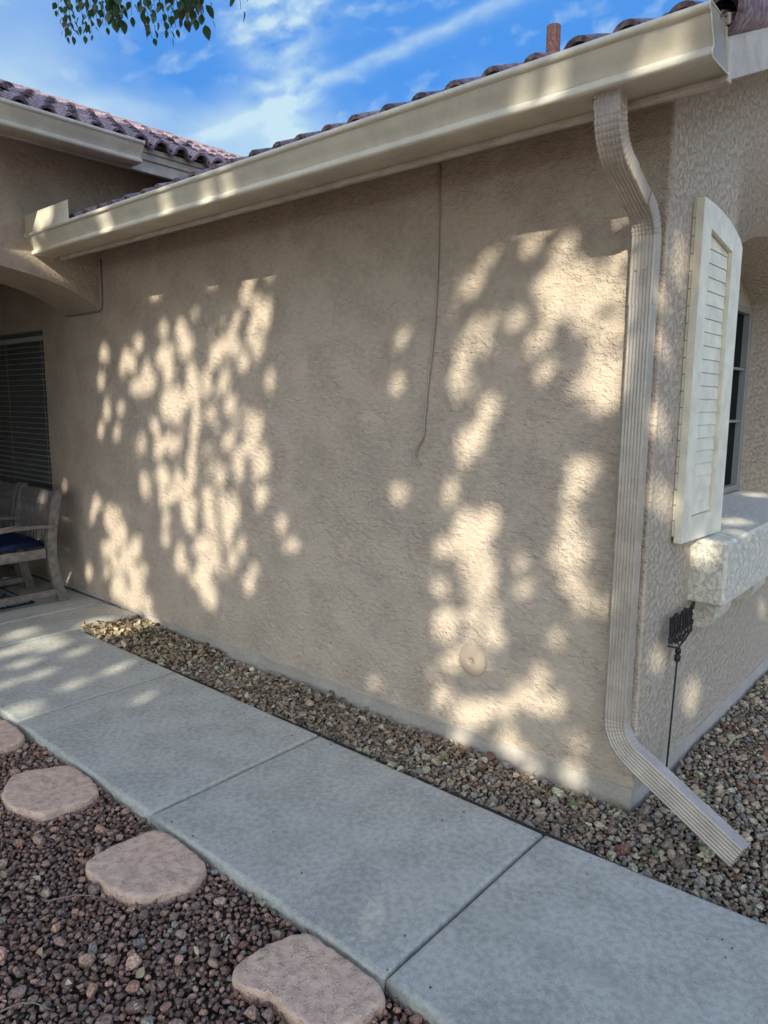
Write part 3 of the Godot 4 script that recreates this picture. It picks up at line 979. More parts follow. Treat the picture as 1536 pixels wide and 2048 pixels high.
# ---------------------------------------------------------------- porch
func chair(label: String) -> Node3D:
	var t := thing("porch_chair", label, "chair", Vector3.ZERO, "wooden chairs on the porch")
	# local: near rear foot at the origin, the seat opens along +z, the chair runs along -x
	var w := 0.575
	for x in [0.0, -w]:
		var m := MB.new()
		var rings := []
		for p in [[0.0, -0.02], [0.10, 0.008], [0.22, 0.034], [0.36, 0.05], [0.48, 0.045], [0.60, 0.028], [0.72, 0.006], [0.80, -0.014], [0.835, -0.022], [0.845, -0.030]]:
			var d := 0.034 if p[0] < 0.83 else 0.020
			rings.append([Vector3(x - 0.021, p[0], p[1] - d), Vector3(x - 0.021, p[0], p[1] + d), Vector3(x + 0.021, p[0], p[1] + d), Vector3(x + 0.021, p[0], p[1] - d)])
		m.skin(rings)
		obj("rear_post", m.done(), M.wood, t)
		var f := MB.new()
		f.box(Vector3(x - 0.021, 0, 0.50), Vector3(x + 0.021, 0.555, 0.55), 0.004)
		obj("front_leg", f.done(), M.wood, t)
		var a := MB.new()
		var prev := []
		var ar := []
		for p in [[0.03, 0.565], [0.15, 0.575], [0.30, 0.578], [0.45, 0.568], [0.58, 0.556], [0.63, 0.548]]:
			var wd := 0.030 if p[0] < 0.1 else 0.038
			ar.append([Vector3(x - wd, p[1], p[0]), Vector3(x + wd, p[1], p[0]), Vector3(x + wd, p[1] + 0.024, p[0]), Vector3(x - wd, p[1] + 0.024, p[0])])
		a.skin(ar)
		obj("arm", a.done(), M.wood, t)
		var s := MB.new()
		s.box(Vector3(x - 0.014, 0.345, 0.09), Vector3(x + 0.014, 0.415, 0.499), 0.003)
		obj("seat_rail", s.done(), M.wood, t)
		var lo := MB.new()
		lo.box(Vector3(x - 0.013, 0.05, 0.02), Vector3(x + 0.013, 0.10, 0.499), 0.003)
		obj("stretcher", lo.done(), M.wood, t)
	var fr := MB.new()
	fr.box(Vector3(-w + 0.022, 0.345, 0.505), Vector3(-0.022, 0.415, 0.535), 0.003)
	obj("front_rail", fr.done(), M.wood, t)
	var tr := MB.new()
	var up := []
	for k in 9:
		var x := lerpf(-0.022, -w + 0.022, k / 8.0)
		var y := 0.815 + 0.02 * sin(PI * k / 8.0)
		up.append([Vector3(x, 0.725, -0.004), Vector3(x, 0.725, 0.022), Vector3(x, y, 0.0), Vector3(x, y, -0.026)])
	tr.skin(up)
	obj("top_rail", tr.done(), M.wood, t)
	var br := MB.new()
	br.box(Vector3(-w + 0.022, 0.40, 0.028), Vector3(-0.022, 0.455, 0.056), 0.003)
	obj("back_rail", br.done(), M.wood, t)
	for k in 11:
		var x := -0.062 - (w - 0.124) * k / 10.0
		var s := MB.new()
		s.skin([[Vector3(x - 0.010, 0.45, 0.036), Vector3(x - 0.010, 0.45, 0.052), Vector3(x + 0.010, 0.45, 0.052), Vector3(x + 0.010, 0.45, 0.036)], [Vector3(x - 0.010, 0.73, 0.0), Vector3(x - 0.010, 0.73, 0.016), Vector3(x + 0.010, 0.73, 0.016), Vector3(x + 0.010, 0.73, 0.0)]])
		obj("slat", s.done(), M.wood, t)
	# a plump square cushion
	var cu := MB.new(true)
	var n := 12
	var top := []
	var bot := []
	for i in n + 1:
		var ra := []
		var rb := []
		for j in n + 1:
			var u := float(i) / n * 2.0 - 1.0
			var v := float(j) / n * 2.0 - 1.0
			var puffy := pow((1.0 - pow(absf(u), 3.0)) * (1.0 - pow(absf(v), 3.0)), 0.5)
			var p := Vector3(-w * 0.5 + u * (w * 0.5 - 0.028), 0.43, 0.30 + v * 0.235)
			ra.append(p + Vector3(0, 0.075 * puffy, 0))
			rb.append(p - Vector3(0, 0.014 * puffy, 0))
		top.append(ra)
		bot.append(rb)
	for i in n:
		for j in n:
			cu.quad(top[i][j], top[i][j + 1], top[i + 1][j + 1], top[i + 1][j])
			cu.quad(bot[i][j], bot[i + 1][j], bot[i + 1][j + 1], bot[i][j + 1])
	obj("cushion", cu.done(), M.cushion, t)
	return t

func porch():
	var b := thing("window_blind", "pale horizontal slat blind behind the porch window glass", "blind", Vector3(-5.86, 0.78, -0.13))
	var head := MB.new()
	head.box(Vector3(-0.98, 1.20, -0.025), Vector3(0.97, 1.24, 0.025), 0.003)
	obj("head_rail", head.done(), M.blind, b)
	var slat := MB.new()
	slat.box(Vector3(-0.98, -0.0012, -0.022), Vector3(0.97, 0.0012, 0.022), 0.0, Transform3D(Basis(Vector3.RIGHT, 0.0), Vector3.ZERO))
	var sm := slat.done()
	for k in 26: obj("slat", sm, M.blind, b, Transform3D(Basis(Vector3.FORWARD, rng.randf_range(-0.002, 0.002)), Vector3(0, 0.02 + 0.0455 * k, 0)))
	for x in [-0.7, 0.05, 0.75]:
		var c := MB.new()
		c.box(Vector3(x - 0.0012, 0.0, 0.023), Vector3(x + 0.0012, 1.2, 0.0245))
		obj("cord", c.done(), M.blind, b)
	var one := chair("slatted grey wooden armchair with blue cushion, its post against the bare stucco wall")
	one.position = Vector3(-4.315, 0.001, 0.222)
	var two: Node3D = one.duplicate()
	two.name = numbered("porch_chair")
	add_child(two)
	tag(two, "slatted grey wooden armchair farther along, behind the first one, cut off by the photo edge", "chair", "wooden chairs on the porch")
	two.position = Vector3(-4.975, 0.001, 0.222)
	# patterned mat
	var n := 256
	var im := Image.create(n, n, false, Image.FORMAT_RGB8)
	var nz := FastNoiseLite.new()
	nz.seed = 4
	nz.frequency = 0.03
	for y in n:
		for x in n:
			var u := absf(x - 127.5) / 127.5
			var v := absf(y - 127.5) / 127.5
			var edge := maxf(u, v)
			var c := Color(0.02, 0.10, 0.15)
			var q := sin(x * 0.16) * sin(y * 0.16) + nz.get_noise_2d(x, y) * 0.8
			if edge > 0.93: c = Color(0.015, 0.03, 0.05)
			elif edge > 0.78: c = Color(0.55, 0.56, 0.55) if fposmod((x + y) * 0.05, 1.0) < 0.55 else Color(0.02, 0.05, 0.08)
			elif q > 0.35: c = Color(0.30, 0.45, 0.52)
			elif q < -0.45: c = Color(0.22, 0.05, 0.05)
			im.set_pixel(x, y, c.linear_to_srgb())
	var mm := mat(1, 1, 1, 0.95, 0.1)
	mm.albedo_texture = ImageTexture.create_from_image(im)
	mm.uv1_triplanar = true
	mm.uv1_scale = Vector3(1.0 / 0.78, 1, 1.0 / 0.5)
	mm.uv1_offset = Vector3(0.5, 0, 0.5)
	var mt := MB.new()
	mt.box(Vector3(-0.39, 0, -0.25), Vector3(0.39, 0.009, 0.25), 0.003)
	var mo := obj("door_mat", mt.done(), mm, null, Transform3D(Basis(), Vector3(-4.785, 0.001, 0.625)))
	tag(mo, "teal patterned mat with a dark edge on the porch floor before the chairs", "mat")

# ---------------------------------------------------------------- sign
func garden_sign():
	var t := thing("garden_sign", "small black iron WELCOME sign on a thin stake by the house front", "garden sign", Vector3(0.042, -0.12, -0.232))
	var o := -t.position
	var s := MB.new(true)
	s.tube([Vector3(0.042, -0.12, -0.232) + o, Vector3(0.041, 0.2, -0.262) + o, Vector3(0.040, 0.49, -0.290) + o], [0.0038], 8)
	obj("stake", s.done(), M.iron, t)
	var k := MB.new(true)
	k.tube([Vector3(0.040, 0.470, -0.288) + o, Vector3(0.040, 0.476, -0.288) + o, Vector3(0.040, 0.492, -0.289) + o, Vector3(0.040, 0.500, -0.29) + o, Vector3(0.040, 0.505, -0.29) + o, Vector3(0.040, 0.520, -0.291) + o, Vector3(0.040, 0.53, -0.292) + o], [0.010, 0.012, 0.013, 0.007, 0.012, 0.011, 0.006], 10)
	obj("collar", k.done(), M.iron, t)
	var z0 := -0.172
	var z1 := -0.446
	# scrolled base band
	var pb := MB.new(true)
	pb.tube([Vector3(0.04, 0.590, z0) + o, Vector3(0.04, 0.588, (z0 + z1) * 0.5) + o, Vector3(0.04, 0.590, z1) + o], [0.004], 8)
	pb.tube([Vector3(0.04, 0.564, z0) + o, Vector3(0.04, 0.541, -0.24) + o, Vector3(0.04, 0.527, -0.295) + o, Vector3(0.04, 0.541, -0.36) + o, Vector3(0.04, 0.566, z1) + o], [0.004], 8)
	obj("bar", pb.done(), M.iron, t)
	for i in 8:
		var z := lerpf(z0 - 0.012, z1 + 0.012, i / 7.0)
		var c := MB.new(true)
		var pts := []
		var up := 1.0 if i % 2 == 0 else -1.0
		var mid := 0.5 * (0.59 + lerpf(0.566, 0.528, 1.0 - absf(i - 3.5) / 3.5))
		var rr := lerpf(0.011, 0.024, 1.0 - absf(i - 3.5) / 3.5)
		for j in 15:
			var a := j * 0.5
			pts.append(Vector3(0.04, mid + up * cos(a) * rr * (1.0 - j / 22.0), z + sin(a) * rr * 0.8 * (1.0 - j / 22.0)) + o)
		c.tube(pts, [0.0034], 6)
		obj("scroll", c.done(), M.iron, t)
	# tall letters, each standing on the band
	var font := SystemFont.new()
	font.font_names = PackedStringArray(["Droid Serif"])
	font.font_weight = 700
	var word := "WELCOME"
	var wide := [1.35, 0.9, 0.85, 0.95, 1.05, 1.25, 0.9]
	var total := 0.0
	for v in wide: total += v
	var z := z0
	for i in word.length():
		var tm := TextMesh.new()
		tm.text = word[i]
		tm.font = font
		tm.font_size = 64
		tm.pixel_size = 0.01
		tm.depth = 0.6
		var box := tm.get_aabb()
		var span: float = (z0 - z1) * wide[i] / total
		var tall := 0.088 + 0.006 * sin(i * 2.1)
		var sc := Vector3(span * 0.97 / maxf(box.size.x, 0.01), tall / maxf(box.size.y, 0.01), 0.012)
		var b := Basis(Vector3(0, 0, -1) * sc.x, Vector3(0, 1, 0) * sc.y, Vector3(1, 0, 0) * sc.z)
		var corner := Vector3(0.04, 0.588, z - span * 0.015) + o
		obj("letter", tm, M.iron, t, Transform3D(b, corner - b * Vector3(box.position.x, box.position.y, 0)))
		z -= span
	var q := MB.new(true)
	q.tube([Vector3(0.04, 0.665, z1 + 0.03) + o, Vector3(0.04, 0.682, z1 + 0.012) + o, Vector3(0.04, 0.684, z1 - 0.004) + o, Vector3(0.04, 0.672, z1 - 0.008) + o, Vector3(0.04, 0.668, z1 + 0.002) + o], [0.004], 6)
	obj("scroll", q.done(), M.iron, t)

# ---------------------------------------------------------------- ground
const WALK_FAR := 0.455
const WALK_NEAR := 1.312

func slab(x0: float, x1: float, zf0: float, zf1: float, zn0: float, zn1: float, drop: float, parent: Node):
	# a cast slab with rounded, tooled edges
	var m := MB.new(true)
	var corners := [Vector2(x0, zn0), Vector2(x1, zn1), Vector2(x1, zf1), Vector2(x0, zf0)]
	var rings := []
	for e in [[0.0, -0.16], [0.0, -0.016], [0.003, -0.006], [0.009, -0.001], [0.018, 0.0]]:
		var ring := []
		for k in 4:
			var c: Vector2 = corners[k]
			var sx := 1.0 if k == 0 or k == 3 else -1.0
			var sz := -1.0 if k < 2 else 1.0
			var other: Vector2 = corners[(k + 1) % 4]
			var steps := 10
			for s in steps:
				var t := float(s) / steps
				var osx := 1.0 if (k + 1) % 4 == 0 or (k + 1) % 4 == 3 else -1.0
				var osz := -1.0 if (k + 1) % 4 < 2 else 1.0
				var p: Vector2 = (c + Vector2(sx, sz) * e[0]).lerp(other + Vector2(osx, osz) * e[0], t)
				var worn := 0.0015 * sin(p.x * 37.0 + p.y * 61.0) if e[0] > 0.0 and e[0] < 0.015 else 0.0
				ring.append(Vector3(p.x, e[1] + drop + worn * 0.5, p.y))
		rings.append(ring)
	m.skin(rings, true, false, false)
	m.flat()
	var r: Array = rings[-1]
	m.fan(r, false)
	obj("slab", m.done(), M.concrete, parent)

func ground():
	var g := MB.new()
	g.quad(Vector3(-400, -0.32, 400), Vector3(400, -0.32, 400), Vector3(400, -0.32, -400), Vector3(-400, -0.32, -400))
	structure(obj("ground", g.done(), M.yard))
	var w := Node3D.new()
	w.name = "walkway"
	add_child(w)
	structure(w)
	var gap := 0.004
	var xs := [1.16, -0.132, -1.273, -2.431, -3.575]
	for i in 4:
		var a: float = xs[i + 1] + gap
		var b: float = xs[i] - gap
		slab(a, b, WALK_FAR, WALK_FAR if i > 0 else 0.395, WALK_NEAR, WALK_NEAR if i > 0 else 1.36, 0.0 if i != 1 else -0.002, w)
	var j := MB.new()
	j.box(Vector3(-8.4, -0.2, 0.42), Vector3(1.15, -0.020, 1.30))
	j.box(Vector3(-8.4, -0.2, -0.005), Vector3(-3.60, -0.020, 0.4195))
	obj("joint_bed", j.done(), M.joint, w)
	var p := Node3D.new()
	p.name = "porch_floor"
	add_child(p)
	structure(p)
	slab(-4.055 + gap, -3.583, 0.012, 0.012, 2.9, 2.9, 0.0, p)
	slab(-6.2, -4.055 - gap, 0.012, 0.012, 2.9, 2.9, 0.0, p)
	slab(-8.4, -6.2 - gap * 2, 0.012, 0.012, 2.9, 2.9, 0.0, p)

# level of the gravel
func bed_y(x: float, z: float) -> float:
	if z > 1.2: return -0.036 + 0.006 * sin(x * 5.0 + z * 3.0)
	if x > 0.0: return lerpf(-0.075, -0.05, clampf(z / WALK_FAR, 0.0, 1.0)) - 0.02 * clampf(-z / 2.0, 0.0, 1.0) + 0.006 * sin(x * 7.0 + z * 6.0)
	return lerpf(-0.075, -0.030, clampf(z / WALK_FAR, 0.0, 1.0)) + 0.008 * sin(x * 6.0) + 0.03 * ss(-3.0, -3.5, x)

func strip_has(x: float, z: float) -> bool:
	if z > WALK_FAR - 0.006 - 0.046 * maxf(x, 0.0): return false
	if x < 0.004: return z > 0.008 and x > -3.572
	return x < 1.25 and z > -2.7 and (x > 0.008)

func left_has(x: float, z: float) -> bool:
	return z > WALK_NEAR + 0.006 + 0.03 * maxf(x, 0.0) and z < 2.45 and x > -3.0 and x < 0.45 and z < 2.55 - 0.55 * maxf(x + 0.6, 0.0)

func stone_mesh(sd: int, rounded: float) -> ArrayMesh:
	var r := RandomNumberGenerator.new()
	r.seed = sd
	var sphere := SphereMesh.new()
	sphere.radius = 1.0
	sphere.height = 2.0
	sphere.radial_segments = 18
	sphere.rings = 10
	var arrays := sphere.get_mesh_arrays()
	var pts: PackedVector3Array = arrays[Mesh.ARRAY_VERTEX]
	var cuts := []
	for k in 13:
		cuts.append([Vector3(r.randfn(), r.randfn(), r.randfn()).normalized(), r.randf_range(0.48, 0.84)])
	var n := FastNoiseLite.new()
	n.seed = sd
	n.frequency = 0.9
	var size := Vector3(r.randf_range(0.85, 1.2), r.randf_range(0.55, 0.8), r.randf_range(0.75, 1.0))
	for i in pts.size():
		var p := pts[i]
		var q := p
		for c in cuts:
			var over: float = q.dot(c[0]) - c[1]
			if over > 0: q -= c[0] * over * (1.0 - rounded)
		q *= 1.0 + 0.13 * n.get_noise_3dv(p * 1.3)
		pts[i] = q * size
	arrays[Mesh.ARRAY_VERTEX] = pts
	var st := SurfaceTool.new()
	var am := ArrayMesh.new()
	am.add_surface_from_arrays(Mesh.PRIMITIVE_TRIANGLES, arrays)
	st.create_from(am, 0)
	st.generate_normals()
	return st.commit()

func multi(parent: Node, called: String, mesh: Mesh, m: Material, places: Array, tints: Array):
	var mm := MultiMesh.new()
	mm.transform_format = MultiMesh.TRANSFORM_3D
	mm.use_colors = true
	mm.mesh = mesh
	mm.instance_count = places.size()
	for i in places.size():
		mm.set_instance_transform(i, places[i])
		mm.set_instance_color(i, tints[i])
	var o := MultiMeshInstance3D.new()
	o.multimesh = mm
	o.material_override = m
	o.name = called
	parent.add_child(o, true)
	if o.name != called: o.name = renumber(parent, called)
	stuff(o)

func gravel(called: String, label: String, has: Callable, lo: Vector2, hi: Vector2, tones: Array, pale: float, rounded: float, big: float, sd: int, keep_out: Array):
	var r := RandomNumberGenerator.new()
	r.seed = sd
	var bed := Node3D.new()
	bed.name = numbered(called)
	add_child(bed)
	stuff(bed)
	tag(bed, label, "gravel")
	var kinds := 8
	var places := []
	var tints := []
	for k in kinds:
		places.append([])
		tints.append([])
	var grid := {}
	var cell := 0.08
	var area := (hi.x - lo.x) * (hi.y - lo.y)
	var put := func(x: float, z: float, rad: float, y: float):
		var k := r.randi() % kinds
		var b := Basis(Vector3.UP, r.randf() * TAU) * Basis(Vector3.RIGHT, r.randfn() * 0.35) * Basis(Vector3.FORWARD, r.randfn() * 0.35)
		places[k].append(Transform3D(b.scaled_local(Vector3.ONE * rad), Vector3(x, y, z)))
		var c: Color = tones[r.randi() % tones.size()]
		var g := r.randf_range(0.62, 1.35)
		if r.randf() < pale:
			c = [Color(0.52, 0.45, 0.36), Color(0.56, 0.48, 0.36), Color(0.46, 0.40, 0.34), Color(0.38, 0.20, 0.135)][r.randi() % 4]
			g = r.randf_range(0.8, 1.15)
		tints[k].append(Color(c.r * g, c.g * g, c.b * g))
	for pass_ in [[big * 1.35, big * 1.9, 40.0, 0.86], [big * 0.80, big * 1.30, 420.0, 0.86], [big * 0.55, big * 0.82, 3200.0, 0.82], [big * 0.32, big * 0.55, 8000.0, 0.80]]:
		for i in int(area * pass_[2]):
			var x := r.randf_range(lo.x, hi.x)
			var z := r.randf_range(lo.y, hi.y)
			if not has.call(x, z): continue
			var rad := r.randf_range(pass_[0], pass_[1])
			var blocked := false
			for s in keep_out:
				if Vector2((x - s.x) / s.z, (z - s.y) / s.w).length() < 0.9: blocked = true
			if blocked: continue
			var cx := floori(x / cell)
			var cz := floori(z / cell)
			for dx in [-1, 0, 1]:
				for dz in [-1, 0, 1]:
					if blocked: break
					for q in grid.get(Vector2i(cx + dx, cz + dz), []):
						if Vector2(q.x - x, q.y - z).length() < (q.z + rad) * pass_[3]:
							blocked = true
							break
			if blocked: continue
			var key := Vector2i(cx, cz)
			if not grid.has(key): grid[key] = []
			grid[key].append(Vector3(x, z, rad))
			put.call(x, z, rad, bed_y(x, z) + rad * 0.12 + r.randf_range(-0.003, 0.004))
	# smaller stones that show between them
	var step := 0.017
	for i in int((hi.x - lo.x) / step):
		for k in int((hi.y - lo.y) / step):
			var x := lo.x + (i + r.randf()) * step
			var z := lo.y + (k + r.randf()) * step
			if has.call(x, z): put.call(x, z, r.randf_range(0.006, 0.011), bed_y(x, z) - 0.010)
	for k in kinds: multi(bed, "stone", stone_mesh(sd * 20 + k, rounded), M.tinted, places[k], tints[k])

func soil():
	var m := MB.new()
	var n := 40
	for r in [[Vector2(-3.6, 0.0), Vector2(0.0, 0.47)], [Vector2(0.0, -2.9), Vector2(1.5, 0.47)], [Vector2(-3.6, 1.29), Vector2(0.9, 3.0)]]:
		for i in n:
			for k in 10:
				var p := []
				for c in [[0, 1], [1, 1], [1, 0], [0, 0]]:
					var x: float = lerpf(r[0].x, r[1].x, (i + c[0]) / float(n))
					var z: float = lerpf(r[0].y, r[1].y, (k + c[1]) / 10.0)
					p.append(Vector3(x, bed_y(x + 0.0001 * (1 if r[0].x >= 0 else -1), z) - 0.014, z))
				m.quad(p[0], p[1], p[2], p[3])
	structure(obj("soil", m.done(), M.soil))

func litter(called: String, label: String, spots: Array, count: int, lo: float, hi: float, sd: int):
	# dry leaves among the stones
	var r := RandomNumberGenerator.new()
	r.seed = sd
	var bed := Node3D.new()
	bed.name = numbered(called)
	add_child(bed)
	stuff(bed)
	tag(bed, label, "dry leaves")
	for kind in 3:
		var m := leaf_mesh(1.0, 0.42 + 0.16 * kind, 0.35 + 0.3 * kind, 0.25)
		var places := []
		var tints := []
		for i in count / 3:
			var s: Vector4 = spots[r.randi() % spots.size()]
			var x := s.x + r.randf_range(-1, 1) * s.z
			var z := s.y + r.randf_range(-1, 1) * s.w
			if not (strip_has(x, z) or left_has(x, z)): continue
			var b := Basis(Vector3.UP, r.randf() * TAU) * Basis(Vector3.RIGHT, r.randfn() * 0.5) * Basis(Vector3.FORWARD, r.randfn() * 0.6)
			places.append(Transform3D(b.scaled_local(Vector3.ONE * r.randf_range(lo, hi)), Vector3(x, bed_y(x, z) + r.randf_range(0.004, 0.020), z)))
			var c: Color = [Color(0.42, 0.32, 0.20), Color(0.30, 0.215, 0.13), Color(0.52, 0.42, 0.28), Color(0.20, 0.135, 0.085), Color(0.38, 0.33, 0.21)][r.randi() % 5]
			var g := r.randf_range(0.6, 1.15)
			tints.append(Color(c.r * g, c.g * g, c.b * g))
		multi(bed, "leaf", m, M.litter, places, tints)

func leaf_mesh(long: float, wide: float, fold: float, curl: float) -> ArrayMesh:
	# lies in the xz plane, stalk at the origin, tip at -z
	var m := MB.new(true)
	var n := 5
	var w := [0.0, 0.75, 1.0, 0.86, 0.5, 0.0]
	var l := []
	var c := []
	var r := []
	for k in n + 1:
		var t := float(k) / n
		var y := -curl * long * t * t
		var h: float = w[k] * wide * long * 0.5
		c.append(Vector3(0, y, -t * long))
		l.append(Vector3(-h, y + h * fold, -t * long))
		r.append(Vector3(h, y + h * fold, -t * long))
	for k in n:
		for s in [[l, c], [c, r]]:
			var a: Array = s[0]
			var b: Array = s[1]
			if k == 0: m.tri(c[0], b[1], a[1])
			elif k == n - 1: m.tri(a[k], b[k], c[n])
			else: m.quad(a[k], b[k], b[k + 1], a[k + 1])
	return m.done()

func stepping_stones():
	var outlines := [
		[Vector2(-2.53, 1.345), Vector2(-2.40, 1.332), Vector2(-2.27, 1.345), Vector2(-2.222, 1.40), Vector2(-2.235, 1.475), Vector2(-2.30, 1.58), Vector2(-2.44, 1.615), Vector2(-2.56, 1.57), Vector2(-2.60, 1.45)],
		[Vector2(-1.871, 1.590), Vector2(-1.949, 1.514), Vector2(-1.915, 1.42), Vector2(-1.868, 1.348), Vector2(-1.80, 1.325), Vector2(-1.622, 1.337), Vector2(-1.553, 1.389), Vector2(-1.561, 1.506), Vector2(-1.585, 1.570), Vector2(-1.717, 1.622), Vector2(-1.80, 1.618)],
		[Vector2(-1.169, 1.606), Vector2(-1.205, 1.555), Vector2(-1.205, 1.45), Vector2(-1.19, 1.365), Vector2(-1.14, 1.33), Vector2(-0.926, 1.333), Vector2(-0.860, 1.365), Vector2(-0.842, 1.449), Vector2(-0.905, 1.57), Vector2(-0.995, 1.606), Vector2(-1.08, 1.612)],
		[Vector2(-0.445, 1.568), Vector2(-0.470, 1.515), Vector2(-0.455, 1.42), Vector2(-0.425, 1.352), Vector2(-0.385, 1.330), Vector2(-0.178, 1.328), Vector2(-0.114, 1.340), Vector2(-0.090, 1.37), Vector2(-0.108, 1.473), Vector2(-0.150, 1.530), Vector2(-0.217, 1.546), Vector2(-0.315, 1.542), Vector2(-0.385, 1.572)]]
	var says := ["tan stepping stone cut off by the left photo edge, beside the walk", "smooth pinkish stepping stone with two fine cracks, second along the walk from the porch", "pinkish stepping stone with a rough pitted patch across its middle", "large pinkish stepping stone nearest the camera, scalloped on its outer side"]
	for i in 4:
		var o: Array = outlines[i]
		var c := Vector2.ZERO
		for p in o: c += p
		c /= o.size()
		var curve := Curve2D.new()
		for k in o.size() + 1:
			var p: Vector2 = o[k % o.size()]
			var t: Vector2 = (o[(k + 1) % o.size()] - o[(k - 1 + o.size()) % o.size()]) * 0.17
			curve.add_point(p - c, -t, t)
		curve.bake_interval = 0.012
		var line := curve.get_baked_points()
		var nz := FastNoiseLite.new()
		nz.seed = 50 + i
		nz.frequency = 9.0
		var m := MB.new(true)
		var rings := []
		for e in [[1.01, -0.06], [1.008, -0.014], [1.0, -0.006], [0.992, -0.0015], [0.978, 0.0], [0.9, 0.001], [0.75, 0.0], [0.55, 0.001], [0.35, 0.0], [0.15, 0.001]]:
			var ring := []
			for k in line.size() - 1:
				var q: Vector2 = line[k] * e[0]
				var rough := nz.get_noise_2dv(line[k] * 2.0)
				q += line[k].normalized() * 0.006 * rough * (1.0 if e[0] > 0.95 else 0.0)
				ring.append(Vector3(q.x, e[1] + nz.get_noise_2dv((q + c) * 1.0) * 0.0035, q.y))
			rings.append(ring)
		if Geometry2D.is_polygon_clockwise(line):
			pass
		else:
			for r in rings: r.reverse()
		var probe: Array = rings[0]
		var area := 0.0
		for k in probe.size():
			var p: Vector3 = probe[k]
			var q: Vector3 = probe[(k + 1) % probe.size()]
			area += p.x * q.z - q.x * p.z
		if area > 0.0:
			for r in rings: r.reverse()
		m.skin(rings, true, false, true)
		var s := obj("stepping_stone", m.done(), M.flag, null, Transform3D(Basis(), Vector3(c.x, -0.007, c.y)))
		tag(s, says[i], "stepping stone", "stepping stones along the walk")

func bits():
	# a few things that lie on the gravel and can be told apart
	var twigs := [
		["long pale curved twig lying on the dark gravel below the third stepping stone", [Vector3(-1.091, -0.012, 1.775), Vector3(-1.05, -0.010, 1.703), Vector3(-1.01, -0.010, 1.672), Vector3(-0.983, -0.014, 1.653)], 0.0017],
		["bent grey twig at the lower left corner of the gravel", [Vector3(-0.775, -0.010, 2.035), Vector3(-0.759, -0.006, 1.987), Vector3(-0.735, -0.008, 1.960), Vector3(-0.687, -0.014, 1.938)], 0.0022],
		["thin straw stalk on the gravel at the foot of the wall corner", [Vector3(-0.16, -0.036, 0.13), Vector3(-0.05, -0.040, 0.16), Vector3(0.05, -0.034, 0.12), Vector3(0.13, -0.036, 0.02)], 0.0014],
		["short pale twig on the gravel strip between walk and wall", [Vector3(-0.40, -0.030, 0.20), Vector3(-0.32, -0.024, 0.23), Vector3(-0.22, -0.026, 0.245)], 0.0016],
		["straight pale stalk on the gravel behind the spout end", [Vector3(0.33, -0.042, -0.17), Vector3(0.40, -0.034, -0.12), Vector3(0.46, -0.04, -0.08)], 0.0014]]
	for t in twigs:
		var m := MB.new(true)
		var pts: Array = t[1]
		var o: Vector3 = pts[0]
		var loc := []
		for p in pts: loc.append(p - o + Vector3(0, 0.012, 0))
		m.tube(loc, [t[2], t[2], t[2] * 0.9, t[2] * 0.6], 6)
		var k := obj("twig", m.done(), M.wood if t[2] > 0.0025 else M.blind, null, Transform3D(Basis(), o))
		k.material_override = mat(0.24, 0.19, 0.14, 0.8)
		tag(k, t[0], "twig", "twigs on the gravel")
	var r := RandomNumberGenerator.new()
	r.seed = 8
	var crumbs := []
	var tints := []
	for i in 70:
		var x := r.randf_range(-3.4, 0.6)
		var near := r.randf() < 0.5
		var z := (WALK_NEAR - 0.02 - absf(r.randfn()) * 0.06) if near else (WALK_FAR + 0.02 + absf(r.randfn()) * 0.07)
		if r.randf() < 0.2: z = r.randf_range(0.5, 1.25)
		var rad := r.randf_range(0.0015, 0.0045)
		crumbs.append(Transform3D(Basis(Vector3.UP, r.randf() * TAU).scaled_local(Vector3.ONE * rad), Vector3(x, rad * 0.5, z)))
		tints.append([Color(0.20, 0.15, 0.12), Color(0.30, 0.25, 0.20), Color(0.12, 0.09, 0.07)][r.randi() % 3])
	var grit := Node3D.new()
	grit.name = "grit"
	add_child(grit)
	stuff(grit)
	tag(grit, "crumbs of grit and leaf strewn along the edges of the concrete walk", "grit")
	multi(grit, "crumb", stone_mesh(401, 0.05), M.tinted, crumbs, tints)
	var green := mat(0.075, 0.17, 0.045, 0.5)
	green.cull_mode = BaseMaterial3D.CULL_DISABLED
	var gl := [["fresh green leaf by the foot of the wall corner", Vector3(-0.13, -0.022, 0.175), 0.055, 1.9], ["small green leaf on the gravel in front of the spout end", Vector3(0.20, -0.018, 0.285), 0.042, 0.5], ["green leaf among the dry leaves halfway along the gravel strip", Vector3(-0.73, -0.018, 0.20), 0.045, 2.6]]
	for g in gl:
		var k := obj("green_leaf", leaf_mesh(g[2], 0.5, 0.3, 0.1), green, null, Transform3D(Basis(Vector3.UP, g[3]), g[1]))
		tag(k, g[0], "leaf", "green leaves on the gravel")

